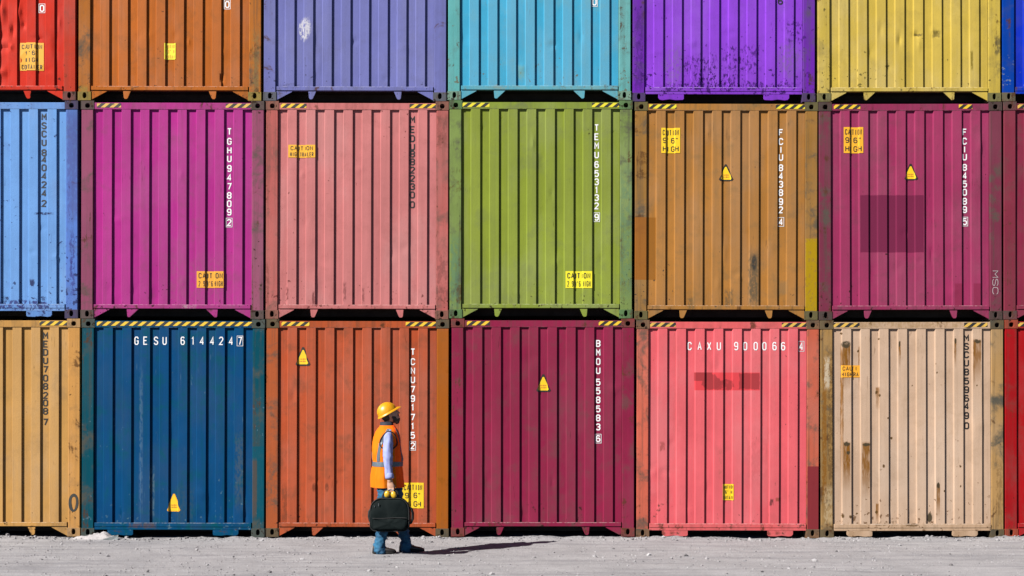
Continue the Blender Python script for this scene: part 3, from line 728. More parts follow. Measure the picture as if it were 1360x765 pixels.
build_container(X3[1], B3[1], 3, 'burnt orange container with a small yellow label, on the magenta one', (206, 119, 62), (194, 122, 64), (160, 138, 72), seed=16,
    dirt=.32, dirtcol=(.17, .10, .045), chip=.22, chipcol=(.09, .05, .03), face_fade=.22,
    serial=(298.0, [('0', 5)], True), stickers=[(218, 233, 57, 78.5, M_YEL2, ('CAUTION', "9'6\" HI", 'CONTAIN'), M_ORA)],
    dents=dn(0, 0, 1, [(294, 103, .018, .06, .022), (250, 55, .02, .04, -.010), (296, 12, .03, .03, .008)]),
    pmarks=[(104, 118, 112, 134, (.30,.28,.07), .5, .5, .04, .4), (334, 346, 30, 134, (.26,.22,.09), .4, .5, .06, .6)])
build_container(X3[2], B3[2], 3, 'slate lavender container with a pale scraped patch, on the salmon one', (130, 134, 200), (128, 132, 196), (104, 106, 116), seed=17,
    dirt=.22, dirtcol=(.14, .14, .22), chip=.14, chipcol=(.06, .06, .12), face_fade=.12, post_dirt=.3,
    marks=[(396, 414, 20, 53, SIL, .62, .35, .11, .6, True), (368, 400, 110, 118, (.10,.10,.2), .5, .4, .03, .6)])
build_container(X3[3], B3[3], 3, 'turquoise cyan container on the olive green one', (84, 182, 222), (112, 190, 190), (128, 164, 144), 'A', 1, seed=18,
    dirt=.25, dirtcol=(.22, .38, .36), chip=.2, chipcol=(.16, .14, .09), face_fade=.42, serial=(786.5, [('0', 2)], True), post_dirt=.5,
    marks=[(686, 698, 84, 106, (.20,.42,.40), .6, .5, .05, .4), (652, 680, 112, 120, (.3,.22,.12), .6, .5, .05, .6), (598, 840, 112, 136, (.20, .42, .42), .5, .3, .05, .4)])
PD = (.045, .012, .13)
build_container(X3[4], B3[4], 3, 'vivid purple container with dark scuffs, on the ochre brown one', (158, 88, 232), (124, 58, 190), (92, 72, 122), 'B', seed=19,
    dirt=.22, dirtcol=(.14, .05, .32), chip=.42, chipcol=PD, chipbias=.030, face_fade=.04, letter='b', serial=(1033.5, [('6', 0)], False), post_dirt=.6,
    marks=[(878, 914, 50, 118, (.24, .11, .46), .8, .5, .12, .62, True), (1028, 1066, 46, 112, (.22, .10, .42), .85, .5, .12, .6, True), (912, 985, 98, 119, PD, .95, .4, .14, .86), (900, 955, 70, 102, PD, .8, .5, .14, .9), (955, 1015, 55, 100, PD, .8, .5, .12, .92), (866, 1075, 108, 118, PD, .9, .4, .06, .85), (1040, 1070, 20, 60, PD, .7, .5, .1, .9)],
    pmarks=[(843, 856, 0, 132, (.08, .02, .22), .7, .4, .06, .6)])
build_container(X3[5], B3[5], 3, 'pale mustard yellow container with a row of small dents', (222, 194, 94), (214, 188, 92), (132, 128, 84), 'A', 1, seed=20,
    dirt=.22, dirtcol=(.24, .19, .07), chip=.16, chipcol=(.11, .09, .03), face_fade=.10, post_dirt=.35,
    dents=dn(0, 0, 5, [(1195, 52, .03, .10, .016), (1217, 46, .045, .04, .020), (1221, 60, .03, .08, -.008), (1245, 45, .045, .03, .018), (1170, 40, .03, .08, .010), (1238, 40, .02, .05, -.008), (1182, 88, .04, .05, .008)]),
    marks=[(1213, 1227, 44, 48, (.10,.08,.04), .7, .5, .03, .4), (1238, 1251, 39, 50, (.09,.075,.035), .6, .5, .05, .5), (1289, 1293, 65, 95, (.22,.16,.02), .8, .4, .02, .4)],
    pmarks=[(1320, 1332, 45, 75, (.12,.10,.05), .8, .5, .07, .5), (1320, 1332, 80, 105, (.16,.13,.06), .5, .5, .06, .6)])
build_container(X3[6], B3[6], 3, 'cobalt blue container beside the mustard yellow one', (10, 66, 208), (4, 78, 178), (112, 104, 84), 'B', seed=21, dirt=.15, chip=.12, chipcol=(.2, .25, .3), post_dirt=.25, face_fade=.05)

# ------------------------------------------------------------------ rubble at the foot of the blue container
def make_heap():
    V, F = [], []; nx, ny = 44, 16; cx, cy = -5.40, -.10
    for j in range(ny + 1):
        for i in range(nx + 1):
            u = i / nx * 2 - 1; v = j / ny * 2 - 1
            r = max(0, 1 - u * u) * max(0, 1 - v * v)
            h = (.016 + .055 * max(0, 1 - ((u + .18) / .6) ** 2)) * r ** .8 * (1 + .8 * fbm(u * 2, v, 2.5)) + .006 * fbm(u * 3, v * 3, 5) * r
            x = cx + u * .55; y = cy + v * .125
            V.append((x, y, ground_z(x, y) - .01 + max(0, h) + .008 * r))
    F = [(j*(nx+1)+i, j*(nx+1)+i+1, (j+1)*(nx+1)+i+1, (j+1)*(nx+1)+i) for j in range(ny) for i in range(nx)]
    s = NT('pale_sand'); a = s.noise(s.tc, 18, 6, .7); b = s.noise(s.tc, 90, 3)
    c = s.mix(s.rng(a, .35, .7), (.66, .62, .62), (.48, .45, .46)); c = s.mix(s.math('MULTIPLY', s.rng(b, .58, .7), .5), c, (.25, .23, .23))
    s.bump(s.math('ADD', a, b), .6, .01)
    o = mesh_obj('sand_heap', V, F, s.fin(c, .95, .1), None, True)
    o['label'] = 'small whitish heap of sand spilled at the foot of the deep blue container'; o['category'] = 'sand heap'
make_heap()
def make_scrap():
    bm = bmesh.new(); n = 8
    P = [(-.11, 0), (.05, 0), (.115, .012), (.115, .075), (.02, .050), (-.06, .022)]
    a = [bm.verts.new((x, -.004 + .006 * math.sin(x * 30), z)) for x, z in P]; b = [bm.verts.new((x, .004 + .006 * math.sin(x * 30), z)) for x, z in P]
    bm.faces.new(a); bm.faces.new(b[::-1])
    for i in range(len(P)): bm.faces.new((a[i], b[i], b[(i+1) % len(P)], a[(i+1) % len(P)]))
    bmesh.ops.recalc_face_normals(bm, faces=bm.faces)
    me = bpy.data.meshes.new('scrap_sheet'); bm.to_mesh(me); bm.free()
    o = link_obj('scrap_sheet', me, simple('grey_sheet', (.26, .29, .30), .7, .2, .2, 25))
    o.location = (-5.42 + .13, -.215, ground_z(-5.29, -.215) - .004); o.rotation_euler = (math.radians(-14), 0, math.radians(3))
    o['label'] = 'torn grey sheet scrap propped up by the whitish sand heap'; o['category'] = 'scrap'
make_scrap()

# ------------------------------------------------------------------ the worker
S0 = 1889.0; DP = 16.88
PXC = 516.0
PO = Vector(((PXC - 680) / S0 * DP, -18.89 + DP, 0.0))
PO.z = ground_z(PO.x, PO.y) + .004
def ring(c, ux, uy, rx, ry, n=26, pw=1.0, wob=0.0, sd=0.0):
    out = []
    for i in range(n):
        a = 2 * math.pi * i / n; ca, sa = math.cos(a), math.sin(a)
        k = 1 + wob * (noise.noise(Vector((ca * 1.6, sa * 1.6, sd))) )
        out.append(Vector(c) + Vector(ux) * (rx * k * math.copysign(abs(ca) ** pw, ca)) + Vector(uy) * (ry * k * math.copysign(abs(sa) ** pw, sa)))
    return out
def loft(rings, caps=True):
    n = len(rings[0]); V = [p for r in rings for p in r]; F = []
    for q in range(len(rings) - 1):
        for i in range(n): j = (i + 1) % n; F.append((q*n+i, q*n+j, (q+1)*n+j, (q+1)*n+i))
    if caps: F.append(tuple(range(n))[::-1]); F.append(tuple((len(rings)-1)*n + i for i in range(n)))
    return V, F
def tube(pts, radii, n=14, flat=None, cut=False):
    """tapered limb along points; ends rounded"""
    P = [Vector(p) for p in pts]; R = list(radii)
    d0 = (P[0] - P[1]).normalized(); d1 = (P[-1] - P[-2]).normalized()
    P = [P[0] + d0 * R[0] * .8, P[0] + d0 * R[0] * .45] + P + [P[-1] + d1 * R[-1] * .45, P[-1] + d1 * R[-1] * .8]
    R = [R[0] * .35, R[0] * .85] + R + [R[-1] * .85, R[-1] * .35]
    if cut:                                             # open-looking end: square edge turned inwards
        P[-2], P[-1] = P[-3] + d1 * .002, P[-3] - d1 * .012; R[-2], R[-1] = R[-3] * .93, R[-3] * .80
    rings = []; ref = Vector((0, 1, 0))
    for i in range(len(P)):
        t = (P[min(i+1, len(P)-1)] - P[max(i-1, 0)]).normalized()
        rf = ref if abs(t.dot(ref)) < .9 else Vector((1, 0, 0))
        u = t.cross(rf).normalized(); v = t.cross(u).normalized()
        rings.append(ring(P[i], u, v, R[i], R[i] * (flat or 1), n))
    return loft(rings)
def union(parts, voxel, smooth_it=3):
    """fuse several closed shapes into one continuous surface"""
    V, F = [], []
    for v, f in parts:
        o = len(V); V += [tuple(p) for p in v]; F += [tuple(i + o for i in q) for q in f]
    bm = bmesh.new(); vv = [bm.verts.new(p) for p in V]
    for f in F: bm.faces.new([vv[i] for i in f])
    bmesh.ops.recalc_face_normals(bm, faces=bm.faces)
    me = bpy.data.meshes.new('tmp'); bm.to_mesh(me); bm.free()
    ob = bpy.data.objects.new('tmp', me); COL.objects.link(ob)
    m = ob.modifiers.new('r', 'REMESH'); m.mode = 'VOXEL'; m.voxel_size = voxel
    if smooth_it: s_ = ob.modifiers.new('s', 'SMOOTH'); s_.factor = .5; s_.iterations = smooth_it
    dg = bpy.context.evaluated_depsgraph_get(); dg.update()
    out = bpy.data.meshes.new_from_object(ob.evaluated_get(dg)); bpy.data.objects.remove(ob); bpy.data.meshes.remove(me)
    return out
def wrinkle(me, amp, scale, stretch=(1,1,1), seed=0.0):
    me.update(); N = [v.normal.copy() for v in me.vertices]
    for v, nn in zip(me.vertices, N):
        p = Vector((v.co.x * stretch[0], v.co.y * stretch[1], v.co.z * stretch[2])) * scale
        v.co += nn * amp * noise.fractal(p + Vector((seed, seed, seed)), .8, 2.0, 3)

worker = thing('person', 'worker in orange safety vest, yellow hard hat and jeans, looking up', 'person', PO)
YAW = math.radians(16)                              # the trunk is turned a little away
FX = Vector((math.cos(YAW), math.sin(YAW), 0)); FY = Vector((-math.sin(YAW), math.cos(YAW), 0))
def T(x, y, z): return FX * x + FY * y + Vector((0, 0, z))
# head frame
HP, HYAW = math.radians(18), math.radians(14)
HX = Vector((math.cos(HP) * math.cos(HYAW), math.cos(HP) * math.sin(HYAW), math.sin(HP)))
HY = Vector((-math.sin(HYAW), math.cos(HYAW), 0)); HZ = HX.cross(HY)
HC = Vector((.020, -.02, 1.630))
def Hd(x, y, z): return HC + HX * x + HY * y + HZ * z
HEAD = [(-.114, .056, .020, .020), (-.104, .050, .038, .034), (-.082, .034, .062, .050), (-.055, .012, .088, .063), (-.02, .002, .096, .070), (.02, 0, .099, .074),
        (.06, -.004, .097, .073), (.09, -.006, .080, .061), (.108, -.006, .052, .040), (.117, -.006, .02, .016)]
head = loft([ring(Hd(cx, 0, z), HX, HY, rx, ry, 28) for z, cx, rx, ry in HEAD])
nose = loft([ring(Hd(.090, 0, .028), HX, HY, .012, .010, 12), ring(Hd(.098, 0, .010), HX, HY, .016, .012, 12), ring(Hd(.104, 0, -.008), HX, HY, .019, .015, 12), ring(Hd(.102, 0, -.020), HX, HY, .014, .013, 12)])
lips = loft([ring(Hd(.092, 0, -.040), HX, HY, .010, .022, 12), ring(Hd(.095, 0, -.050), HX, HY, .011, .022, 12), ring(Hd(.092, 0, -.060), HX, HY, .008, .018, 12)])
brow = loft([ring(Hd(.088, s * .030, .038), HX, HZ, .012, .009, 10) for s in (-1.4, -.7, 0, .7, 1.4)])
ears = []
for s_ in (-1, 1):
    ears.append(loft([ring(Hd(-.008, s_ * (.066 + .006 * k), .002), HX, HZ, .020 * w_, .033 * w_, 14) for k, w_ in ((0, .7), (1, 1), (2, 1), (3, .7))]))
neck = loft([ring(T(-.022, 0, 1.43), FX, FY, .068, .075, 22), ring(T(-.015, 0, 1.50), FX, FY, .060, .062, 22), ring(T(-.004, -.008, 1.55), FX, FY, .058, .060, 22), ring(Hd(-.012, 0, -.05), HX, HY, .062, .06, 22), ring(Hd(-.005, 0, -.01), HX, HY, .05, .05, 22)])
trunk = loft([ring(T(0, 0, .84), FX, FY, .10, .155, 26), ring(T(-.01, 0, .95), FX, FY, .115, .165, 26), ring(T(-.015, 0, 1.10), FX, FY, .105, .150, 26), ring(T(-.02, 0, 1.25), FX, FY, .118, .172, 26), ring(T(-.02, 0, 1.36), FX, FY, .115, .19, 26), ring(T(-.02, 0, 1.43), FX, FY, .085, .165, 26), ring(T(-.02, 0, 1.47), FX, FY, .055, .08, 26)])
# near (right) arm hangs straight and grips the bag; far arm hangs loosely
SH = Vector((.022, -.212, 1.385)); EL = Vector((.016, -.270, 1.125)); WR = Vector((.040, -.285, .865))
arm_r = tube([SH + Vector((-.004, .05, 0)), (SH + EL) / 2, EL, EL.lerp(WR, .35), WR], [.044, .044, .041, .041, .030])
palm_c = Vector((.050, -.290, .815))
palm = loft([ring(WR + Vector((0, 0, .01)), (1,0,0), (0,1,0), .028, .020, 16), ring(Vector((.046, -.287, .84)), (1,0,0), (0,1,0), .036, .018, 16), ring(palm_c, (1,0,0), (0,1,0), .042, .017, 16), ring(Vector((.052, -.291, .790)), (1,0,0), (0,1,0), .042, .016, 16), ring(Vector((.052, -.291, .780)), (1,0,0), (0,1,0), .038, .012, 16)])
HZL = .752                                          # handle axis height
fingers = []
for k, (fx, r, l) in enumerate(((.084, .0088, 1.0), (.062, .0092, 1.08), (.041, .0088, 1.02), (.021, .0078, .86))):
    y0 = -.293
    fingers.append(tube([(fx * .9 + .005, y0, .788), (fx, y0 - .010, HZL + .012), (fx, y0 - .004 * l, HZL - .020), (fx, y0 + .016 * l, HZL - .026), (fx - .002, y0 + .034 * l, HZL - .012), (fx - .003, y0 + .036 * l, HZL + .010)], [r * 1.05, r, r, r * .95, r * .88, r * .78], 10))
thumb = tube([(.072, -.286, .828), (.094, -.272, .802), (.092, -.254, .778), (.078, -.246, .762)], [.014, .0115, .0105, .009], 10)
SHL = Vector((.0, .20, 1.395)); ELL = Vector((-.02, .265, 1.13)); WRL = Vector((.09, .27, .89))
arm_l = tube([SHL, (SHL + ELL) / 2, ELL, ELL.lerp(WRL, .35), WRL], [.056, .050, .043, .044, .029])
palm_l = tube([WRL, WRL + Vector((.02, 0, -.05)), WRL + Vector((.03, -.005, -.085))], [.030, .036, .030], 14, .5)
fing_l = []
for k, fx in enumerate((.05, .032, .014, -.003)):
    b = WRL + Vector((fx - .004, -.004, -.085)); ln = (.9, 1, .95, .8)[k]
    fing_l.append(tube([b, b + Vector((.006, -.008, -.035 * ln)), b + Vector((.004, -.026, -.058 * ln)), b + Vector((0, -.042, -.062 * ln))], [.0092, .009, .0085, .0075], 10))
th_l = tube([WRL + Vector((.045, -.005, -.03)), WRL + Vector((.068, -.02, -.06)), WRL + Vector((.066, -.034, -.085))], [.013, .011, .009], 10)
# legs: near (right) leg behind, far (left) leg stepping forward
NH, NK, NA = Vector((-.015, -.10, .90)), Vector((-.045, -.115, .49)), Vector((-.093, -.115, .085))
FH, FK, FA = Vector((.02, .10, .90)), Vector((.115, .105, .49)), Vector((.205, .085, .085))
leg_n = tube([NH, NH.lerp(NK, .5), NK, NK.lerp(NA, .35), NA, NA - Vector((0, 0, .04))], [.072, .062, .046, .046, .032, .032])
leg_f = tube([FH, FH.lerp(FK, .5), FK, FK.lerp(FA, .35), FA, FA - Vector((0, 0, .04))], [.072, .062, .046, .046, .032, .032])
body_me = union([head, nose, lips, brow, neck, trunk, arm_r, palm, thumb, arm_l, palm_l, th_l, leg_n, leg_f] + ears + fingers + fing_l, .0055, 2)
s = NT('skin'); a = s.noise(s.tc, 30, 4); X = s.xyz()
body = link_obj('body', body_me, s.fin(s.mix(a, (.62, .33, .22), (.78, .46, .33)), .5, .2), worker, True)
# eyes
for s_ in (-1, 1):
    V, F = loft([ring(Hd(.088, s_ * .031, .018 + .011 * math.sin(t)), HX, HY, .010 * math.cos(t), .013 * math.cos(t), 10) for t in (-1.4, -.7, 0, .7, 1.4)])
    mesh_obj('eye', V, F, simple('eye', (.10, .075, .06), .2, .5, .05), worker, True)
# hair at the back of the head and a full beard
def shell(rows_, grow, test):
    R = []
    for z, cx, rx, ry in rows_:
        r = []
        for p in ring((cx, 0, z), (1,0,0), (0,1,0), rx, ry, 40):
            k = test(p.x, p.y, z); q = Vector((cx + (p.x - cx) * (1 + grow * k - .12 * (1 - k)), p.y * (1 + grow * k - .12 * (1 - k)), z))
            q += Vector((.004, .004, .004)) * k * noise.noise(q * 90)
            r.append(Hd(*q))
        R.append(r)
    return loft(R)
def interp_head(z):
    for i in range(len(HEAD) - 1):
        if HEAD[i][0] <= z <= HEAD[i+1][0]:
            t = (z - HEAD[i][0]) / (HEAD[i+1][0] - HEAD[i][0]); return tuple(HEAD[i][j] * (1 - t) + HEAD[i+1][j] * t for j in (1, 2, 3))
    return HEAD[0][1:] if z < HEAD[0][0] else HEAD[-1][1:]
s = NT('dark_hair'); f = s.noise(s.mapv((0,0,0), (120, 120, 40)), 1.0, 3); s.bump(f, .6, .004)
M_HAIR = s.fin(s.mix(f, (.010, .008, .007), (.035, .026, .020)), .6, .3)
hr = [(z, *interp_head(z)) for z in np.linspace(-.075, .08, 14)]
V, F = shell(hr, .085, lambda x, y, z: 1.0 if x < -.020 - max(0, -(z + .03)) * .6 else (1.0 if (x < .012 and abs(z) < .08 and z > .03) else 0.0))
mesh_obj('hair', V, F, M_HAIR, worker, True)
br = [(z, *interp_head(z)) for z in np.linspace(-.126, -.018, 14)]
V, F = shell(br, .05, lambda x, y, z: 1.0 if x > .0 and (z < -.066 or (x < .055 and z < -.02 + .5 * (.03 - x)) or (x > .075 and -.038 < z < -.026)) else 0.0)
mesh_obj('beard', V, F, M_HAIR, worker, True)

# hard hat
HT = math.radians(29); TX = Vector((math.cos(HT) * math.cos(HYAW), math.cos(HT) * math.sin(HYAW), math.sin(HT))); TZ = TX.cross(HY)
HB = Vector((-.004, -.018, 1.655))
def hp(x, y, z): return HB + TX * x + HY * y + TZ * z
hat = bpy.data.objects.new('hard_hat', None); COL.objects.link(hat); hat.parent = worker; hat.empty_display_size = .1
M_HAT = simple('hat_plastic', (.90, .40, .004), .38, .3, .08, 40, .04)
R = []
for k, t in enumerate(np.linspace(0, 1.5, 14)):
    z = .002 + .126 * math.sin(t); cr = math.cos(t)
    r = []
    for i in range(40):
        a = 2 * math.pi * i / 40; ca, sa = math.cos(a), math.sin(a)
        rx = .121 * cr ** .85; ry = .102 * cr ** .85
        ridge = 1 + .030 * math.exp(-(sa / .16) ** 2) * (cr ** .5) * (.4 + .6 * math.sin(t))
        r.append(hp(rx * ca - .004, ry * sa, z * (1 + .02 * math.exp(-(sa * cr / .10) ** 2))) if True else None)
    R.append(r)
inner = [[HB + (p - HB) * .955 for p in r] for r in reversed(R)]
V, F = loft(R + inner, False)
n_ = 40; last = len(R) * n_
F.append(tuple((len(R) - 1) * n_ + i for i in range(n_))) ; F.append(tuple(last + i for i in range(n_))[::-1])
for f in [(0,)]: pass
mesh_obj('hat_shell', V, F, M_HAT, hat, True, 40)
# brim ring with a longer peak in front
R = []
for kk, (g, z) in enumerate(((.97, .010), (1.0, .014), (1.05, .010), (1.12, -.002), (1.13, -.006), (1.10, -.008), (1.0, -.002), (.95, .002))):
    r = []
    for i in range(48):
        a = 2 * math.pi * i / 48; ca, sa = math.cos(a), math.sin(a); fr = max(0, ca) ** 2.2
        e = g + (g - .97) * 2.1 * fr; e2 = g - (g - .97) * .3 * (1 - abs(sa)) * (ca < 0)
        r.append(hp(.121 * e * ca - .004, .102 * e2 * sa, z - (g - .97) * .10 * fr + .012 * fr * (g - .97) / .16))
    R.append(r)
V, F = loft(R, False)
mesh_obj('brim', V, F, M_HAT, hat, True, 50)
# raised crown ribs
for yo, wd in ((0, .012), (-.030, .006), (.030, .006)):
    R = []
    for t in np.linspace(.35, math.pi - .35, 18):
        x = .121 * math.cos(t) * 1.0; z = .126 * math.sin(t) ** .95
        kz = math.sqrt(max(0, 1 - (yo / .10) ** 2)); p = hp(x * kz - .004, yo, .002 + z * kz)
        dirv = (TX * math.cos(t) + TZ * math.sin(t)).normalized()
        R.append(ring(p, dirv, HY, .0045, wd, 8, .8))
    V, F = loft(R); mesh_obj('crown_rib', V, F, M_HAT, hat, True, 60)

# shirt: collar and sleeves
M_SHIRT = simple('lavender_shirt_cotton', (.40, .45, .84), .85, .1, .06, 14, .05)
sleeves = []
for pts, rad, nm in (([SH + Vector((-.004, .045, .035)), SH + Vector((-.010, .004, -.02)), SH.lerp(EL, .35), SH.lerp(EL, .7), EL, EL.lerp(WR, .3), EL.lerp(WR, .6), EL.lerp(WR, .83)], [.048, .060, .062, .058, .054, .051, .048, .047], 'n'),
                     ([SHL + Vector((0, -.03, .03)), SHL, SHL.lerp(ELL, .35), SHL.lerp(ELL, .7), ELL, ELL.lerp(WRL, .3), ELL.lerp(WRL, .6), ELL.lerp(WRL, .83)], [.066, .070, .067, .063, .062, .061, .057, .055], 'f')):
    P2, R2 = [], []
    for i in range(len(pts) - 1):
        for j in range(7): t = j / 7; P2.append(Vector(pts[i]).lerp(Vector(pts[i+1]), t)); R2.append(rad[i] * (1 - t) + rad[i+1] * t)
    P2.append(Vector(pts[-1])); R2.append(rad[-1])
    
    V, F = tube(P2, R2, 26, None, True); me = bpy.data.meshes.new('sleeve'); me.from_pydata([tuple(v) for v in V], [], F); me.update()
    N_ = [v.normal.copy() for v in me.vertices]
    for v, nn in zip(me.vertices, N_):                  # slanting folds at the elbow and long soft ones above it
        q = v.co; zz_ = q.z + .9 * (q.x - .02)
        fold = (1 - abs(math.sin(zz_ * 36 + 2.5 * noise.noise(q * 4)))) ** 2 * math.exp(-((q.z - 1.10) / .14) ** 2)
        crease = 1 - abs(noise.noise(Vector((q.x * 13, q.y * 13, q.z * 3.0 + q.x * 8))))
        v.co += nn * (-.009 * fold + .018 * (crease ** 3 - .6))
    sl = link_obj('sleeve', me, M_SHIRT, worker, True)
    c0, c1 = (EL.lerp(WR, .74), EL.lerp(WR, .90)) if nm == 'n' else (ELL.lerp(WRL, .74), ELL.lerp(WRL, .90))
    V, F = tube([c0, c0.lerp(c1, .5), c1], [.0505, .0515, .0500], 24, None, True); link = mesh_obj('cuff', V, F, M_SHIRT, sl, True)
M_COLL = simple('dark_collar_cloth', (.035, .038, .06), .8, .2, .1, 20)
R = [ring(T(-.016, -.004, 1.475), FX, FY, .088, .092, 30), ring(T(-.020, -.005, 1.512), FX, FY, .080, .080, 30, 1, .05), ring(T(-.022, -.006, 1.548), FX, FY, .077, .075, 30, 1, .08), ring(T(-.020, -.006, 1.546), FX, FY, .068, .068, 30), ring(T(-.018, -.005, 1.49), FX, FY, .066, .068, 30)]
V, F = loft(R, False); mesh_obj('collar', V, F, M_COLL, worker, True)

# safety vest
VEST = [(.775, -.012, .186, .212), (.82, -.014, .186, .210), (.92, -.018, .183, .205), (1.02, -.020, .180, .200), (1.08, -.020, .178, .198), (1.16, -.022, .176, .200), (1.25, -.022, .172, .206),
        (1.32, -.020, .162, .196), (1.38, -.018, .148, .206), (1.43, -.016, .130, .206), (1.465, -.014, .110, .182), (1.49, -.014, .092, .122), (1.508, -.014, .086, .098)]
def vest_at(z):
    Zs = [v[0] for v in VEST]; return [float(np.interp(z, Zs, [v[k] for v in VEST])) for k in (1, 2, 3)]
def vest_pt(z, a, g=0.0):
    cx, rx, ry = vest_at(z); ca, sa = math.cos(a), math.sin(a)
    pw = .82
    x = cx + (rx + g) * math.copysign(abs(ca) ** pw, ca); y = (ry + g) * math.copysign(abs(sa) ** pw, sa)
    f = .017 * noise.fractal(Vector((ca * 2.4, sa * 2.4, z * 3.0)), .8, 2, 3) * (1 if z < 1.3 else .4)
    hem = .010 * math.sin(a * 3 + .6) * max(0, (1.0 - z) / .25)
    lo = max(0, min(1, (1.04 - z) / .12)); up = max(0, min(1, (z - 1.07) / .10)) * max(0, min(1, (1.40 - z) / .12))
    nz_ = noise.noise(Vector((ca * 2, sa * 2, z * 2.5 + 7)))
    hem += .0085 * lo * math.sin(a * 9 + 3 * nz_) + .0075 * up * math.sin(a * 6 + z * 16 + 4 * nz_) - .006 * math.exp(-((z - 1.052) / .05) ** 2)
    return T(x + f * ca + hem * ca, y + f * sa + hem * sa, z)
NA_ = 64; zz = list(np.linspace(.775, 1.508, 46))
out_ = [[vest_pt(z, 2 * math.pi * i / NA_) for i in range(NA_)] for z in zz]
inn_ = [[vest_pt(z, 2 * math.pi * i / NA_, -.010) for i in range(NA_)] for z in reversed(zz)]
V, F = loft(out_ + inn_ + [out_[0]], False)
s = NT('orange_vest_fabric'); f = s.noise(s.tc, 160, 2); g = s.noise(s.tc, 8, 4); s.bump(s.math('ADD', f, g), .12, .004)
M_VEST = s.fin(s.mix(g, (.94, .205, .003), (1.0, .26, .004)), .8, .08)
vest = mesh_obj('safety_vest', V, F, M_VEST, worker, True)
s = NT('vest_fabric_painted_glow'); f = s.noise(s.tc, 160, 2); g = s.noise(s.tc, 8, 4); s.bump(s.math('ADD', f, g), .12, .004)
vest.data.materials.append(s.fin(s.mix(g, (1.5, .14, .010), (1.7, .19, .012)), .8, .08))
for p in vest.data.polygons:                        # red glow of the shaded front, painted in as a redder orange
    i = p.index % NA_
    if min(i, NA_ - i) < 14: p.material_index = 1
M_REFL = simple('grey_reflective_tape', (.14, .18, .22), .4, .3, .15, 60, .05)
def band(name, zf, af, w_, n, horizontal, g=.004):
    """strip of tape lying on the vest: centre line (z(t), a(t))"""
    V, F = [], []
    for i in range(n + 1):
        t = i / n; z, a = zf(t), af(t)
        if horizontal: q = [(z - w_/2, a), (z + w_/2, a)]
        else:
            da = w_ / .19 / 2; q = [(z, a - da), (z, a + da)]
        for zz_, aa in q: V.append(vest_pt(zz_, aa, g))
        for zz_, aa in q: V.append(vest_pt(zz_, aa, g - .003))
    for i in range(n):
        b = 4 * i; c = b + 4
        F += [(b, c, c + 1, b + 1), (b + 2, b + 3, c + 3, c + 2), (b, b + 2, c + 2, c), (b + 1, c + 1, c + 3, b + 3)]
    mesh_obj(name, V, F, M_REFL, vest, True, 50)
band('reflective_band', lambda t: 1.052, lambda t: 2 * math.pi * t, .055, 64, True)
# shoulder tapes: back pair and front pair, angles measured from the wearer's front
for sd in (-1, 1):
    band('shoulder_tape', lambda t: 1.085 + .385 * t, lambda t, sd=sd: sd * (math.pi - .80 - (0.62 * t ** 2.2)), .048, 26, False)
    band('shoulder_tape', lambda t: 1.085 + .385 * t, lambda t, sd=sd: sd * (.52 + .40 * t ** 2), .048, 26, False)
# armhole binding, coloured dark to paint in the shade inside the armhole
M_BIND = simple('shade_dark_binding', (.05, .022, .02), .8, .2, .1, 30)
for sd, c0, P_ in ((-1, SH, 'n'), (1, SHL, 'f')):
    pts = []
    for i in range(25):
        a = 2 * math.pi * i / 24
        aa = sd * (math.pi / 2 + .10) + math.cos(a) * (.56 - .10 * math.sin(a)); z = 1.335 + .105 * math.sin(a)
        pts.append(vest_pt(z, aa, .003))
    V, F = tube(pts, [.008] * 25, 8); mesh_obj('armhole_shade_binding', V, F, M_BIND, vest, True)

# jeans
def leg_tube(H, K, A, sgn, front):
    P = [H + Vector((0, 0, .02)), H.lerp(K, .25), H.lerp(K, .5), H.lerp(K, .75), K, K.lerp(A, .3), K.lerp(A, .6), K.lerp(A, .85), A + Vector((0, 0, -.005)), A + Vector((.006, 0, -.045))]
    return tube(P, [.104, .099, .090, .080, .072, .072, .068, .067, .070, .076], 26)
hips = loft([ring(T(-.005, 0, .80), FX, FY, .120, .17, 30), ring(T(-.008, 0, .88), FX, FY, .128, .178, 30), ring(T(-.008, 0, .96), FX, FY, .122, .172, 30), ring(T(-.008, 0, 1.0), FX, FY, .118, .168, 30)])
jm = union([hips, leg_tube(NH, NK, NA, -1, 0), leg_tube(FH, FK, FA, 1, 1)], .011, 3)
wrinkle(jm, .020, 10, (1, 1, 1.9), 2.0)
for v in jm.vertices:                               # folds stacked above the shoes
    if v.co.z < .26:
        k = (.26 - v.co.z) / .26; c = NA if (v.co - NA).length < (v.co - FA).length else FA
        d = Vector((v.co.x - c.x, v.co.y - c.y, 0))
        v.co += d.normalized() * .007 * k * math.sin(v.co.z * 95 + d.x * 25)
s = NT('denim'); a = s.noise(s.tc, 9, 5, .65); f = s.noise(s.mapv((0,0,0), (260, 260, 60)), 1.0, 2); s.bump(s.math('ADD', a, s.math('MULTIPLY', f, .4)), .15, .006)
c = s.mix(s.rng(a, .35, .7), (.008, .055, .13), (.03, .19, .36)); c = s.mix(s.math('MULTIPLY', f, .25), c, (.05, .22, .38))
jeans = link_obj('jeans', jm, s.fin(c, .8, .2), worker, True)

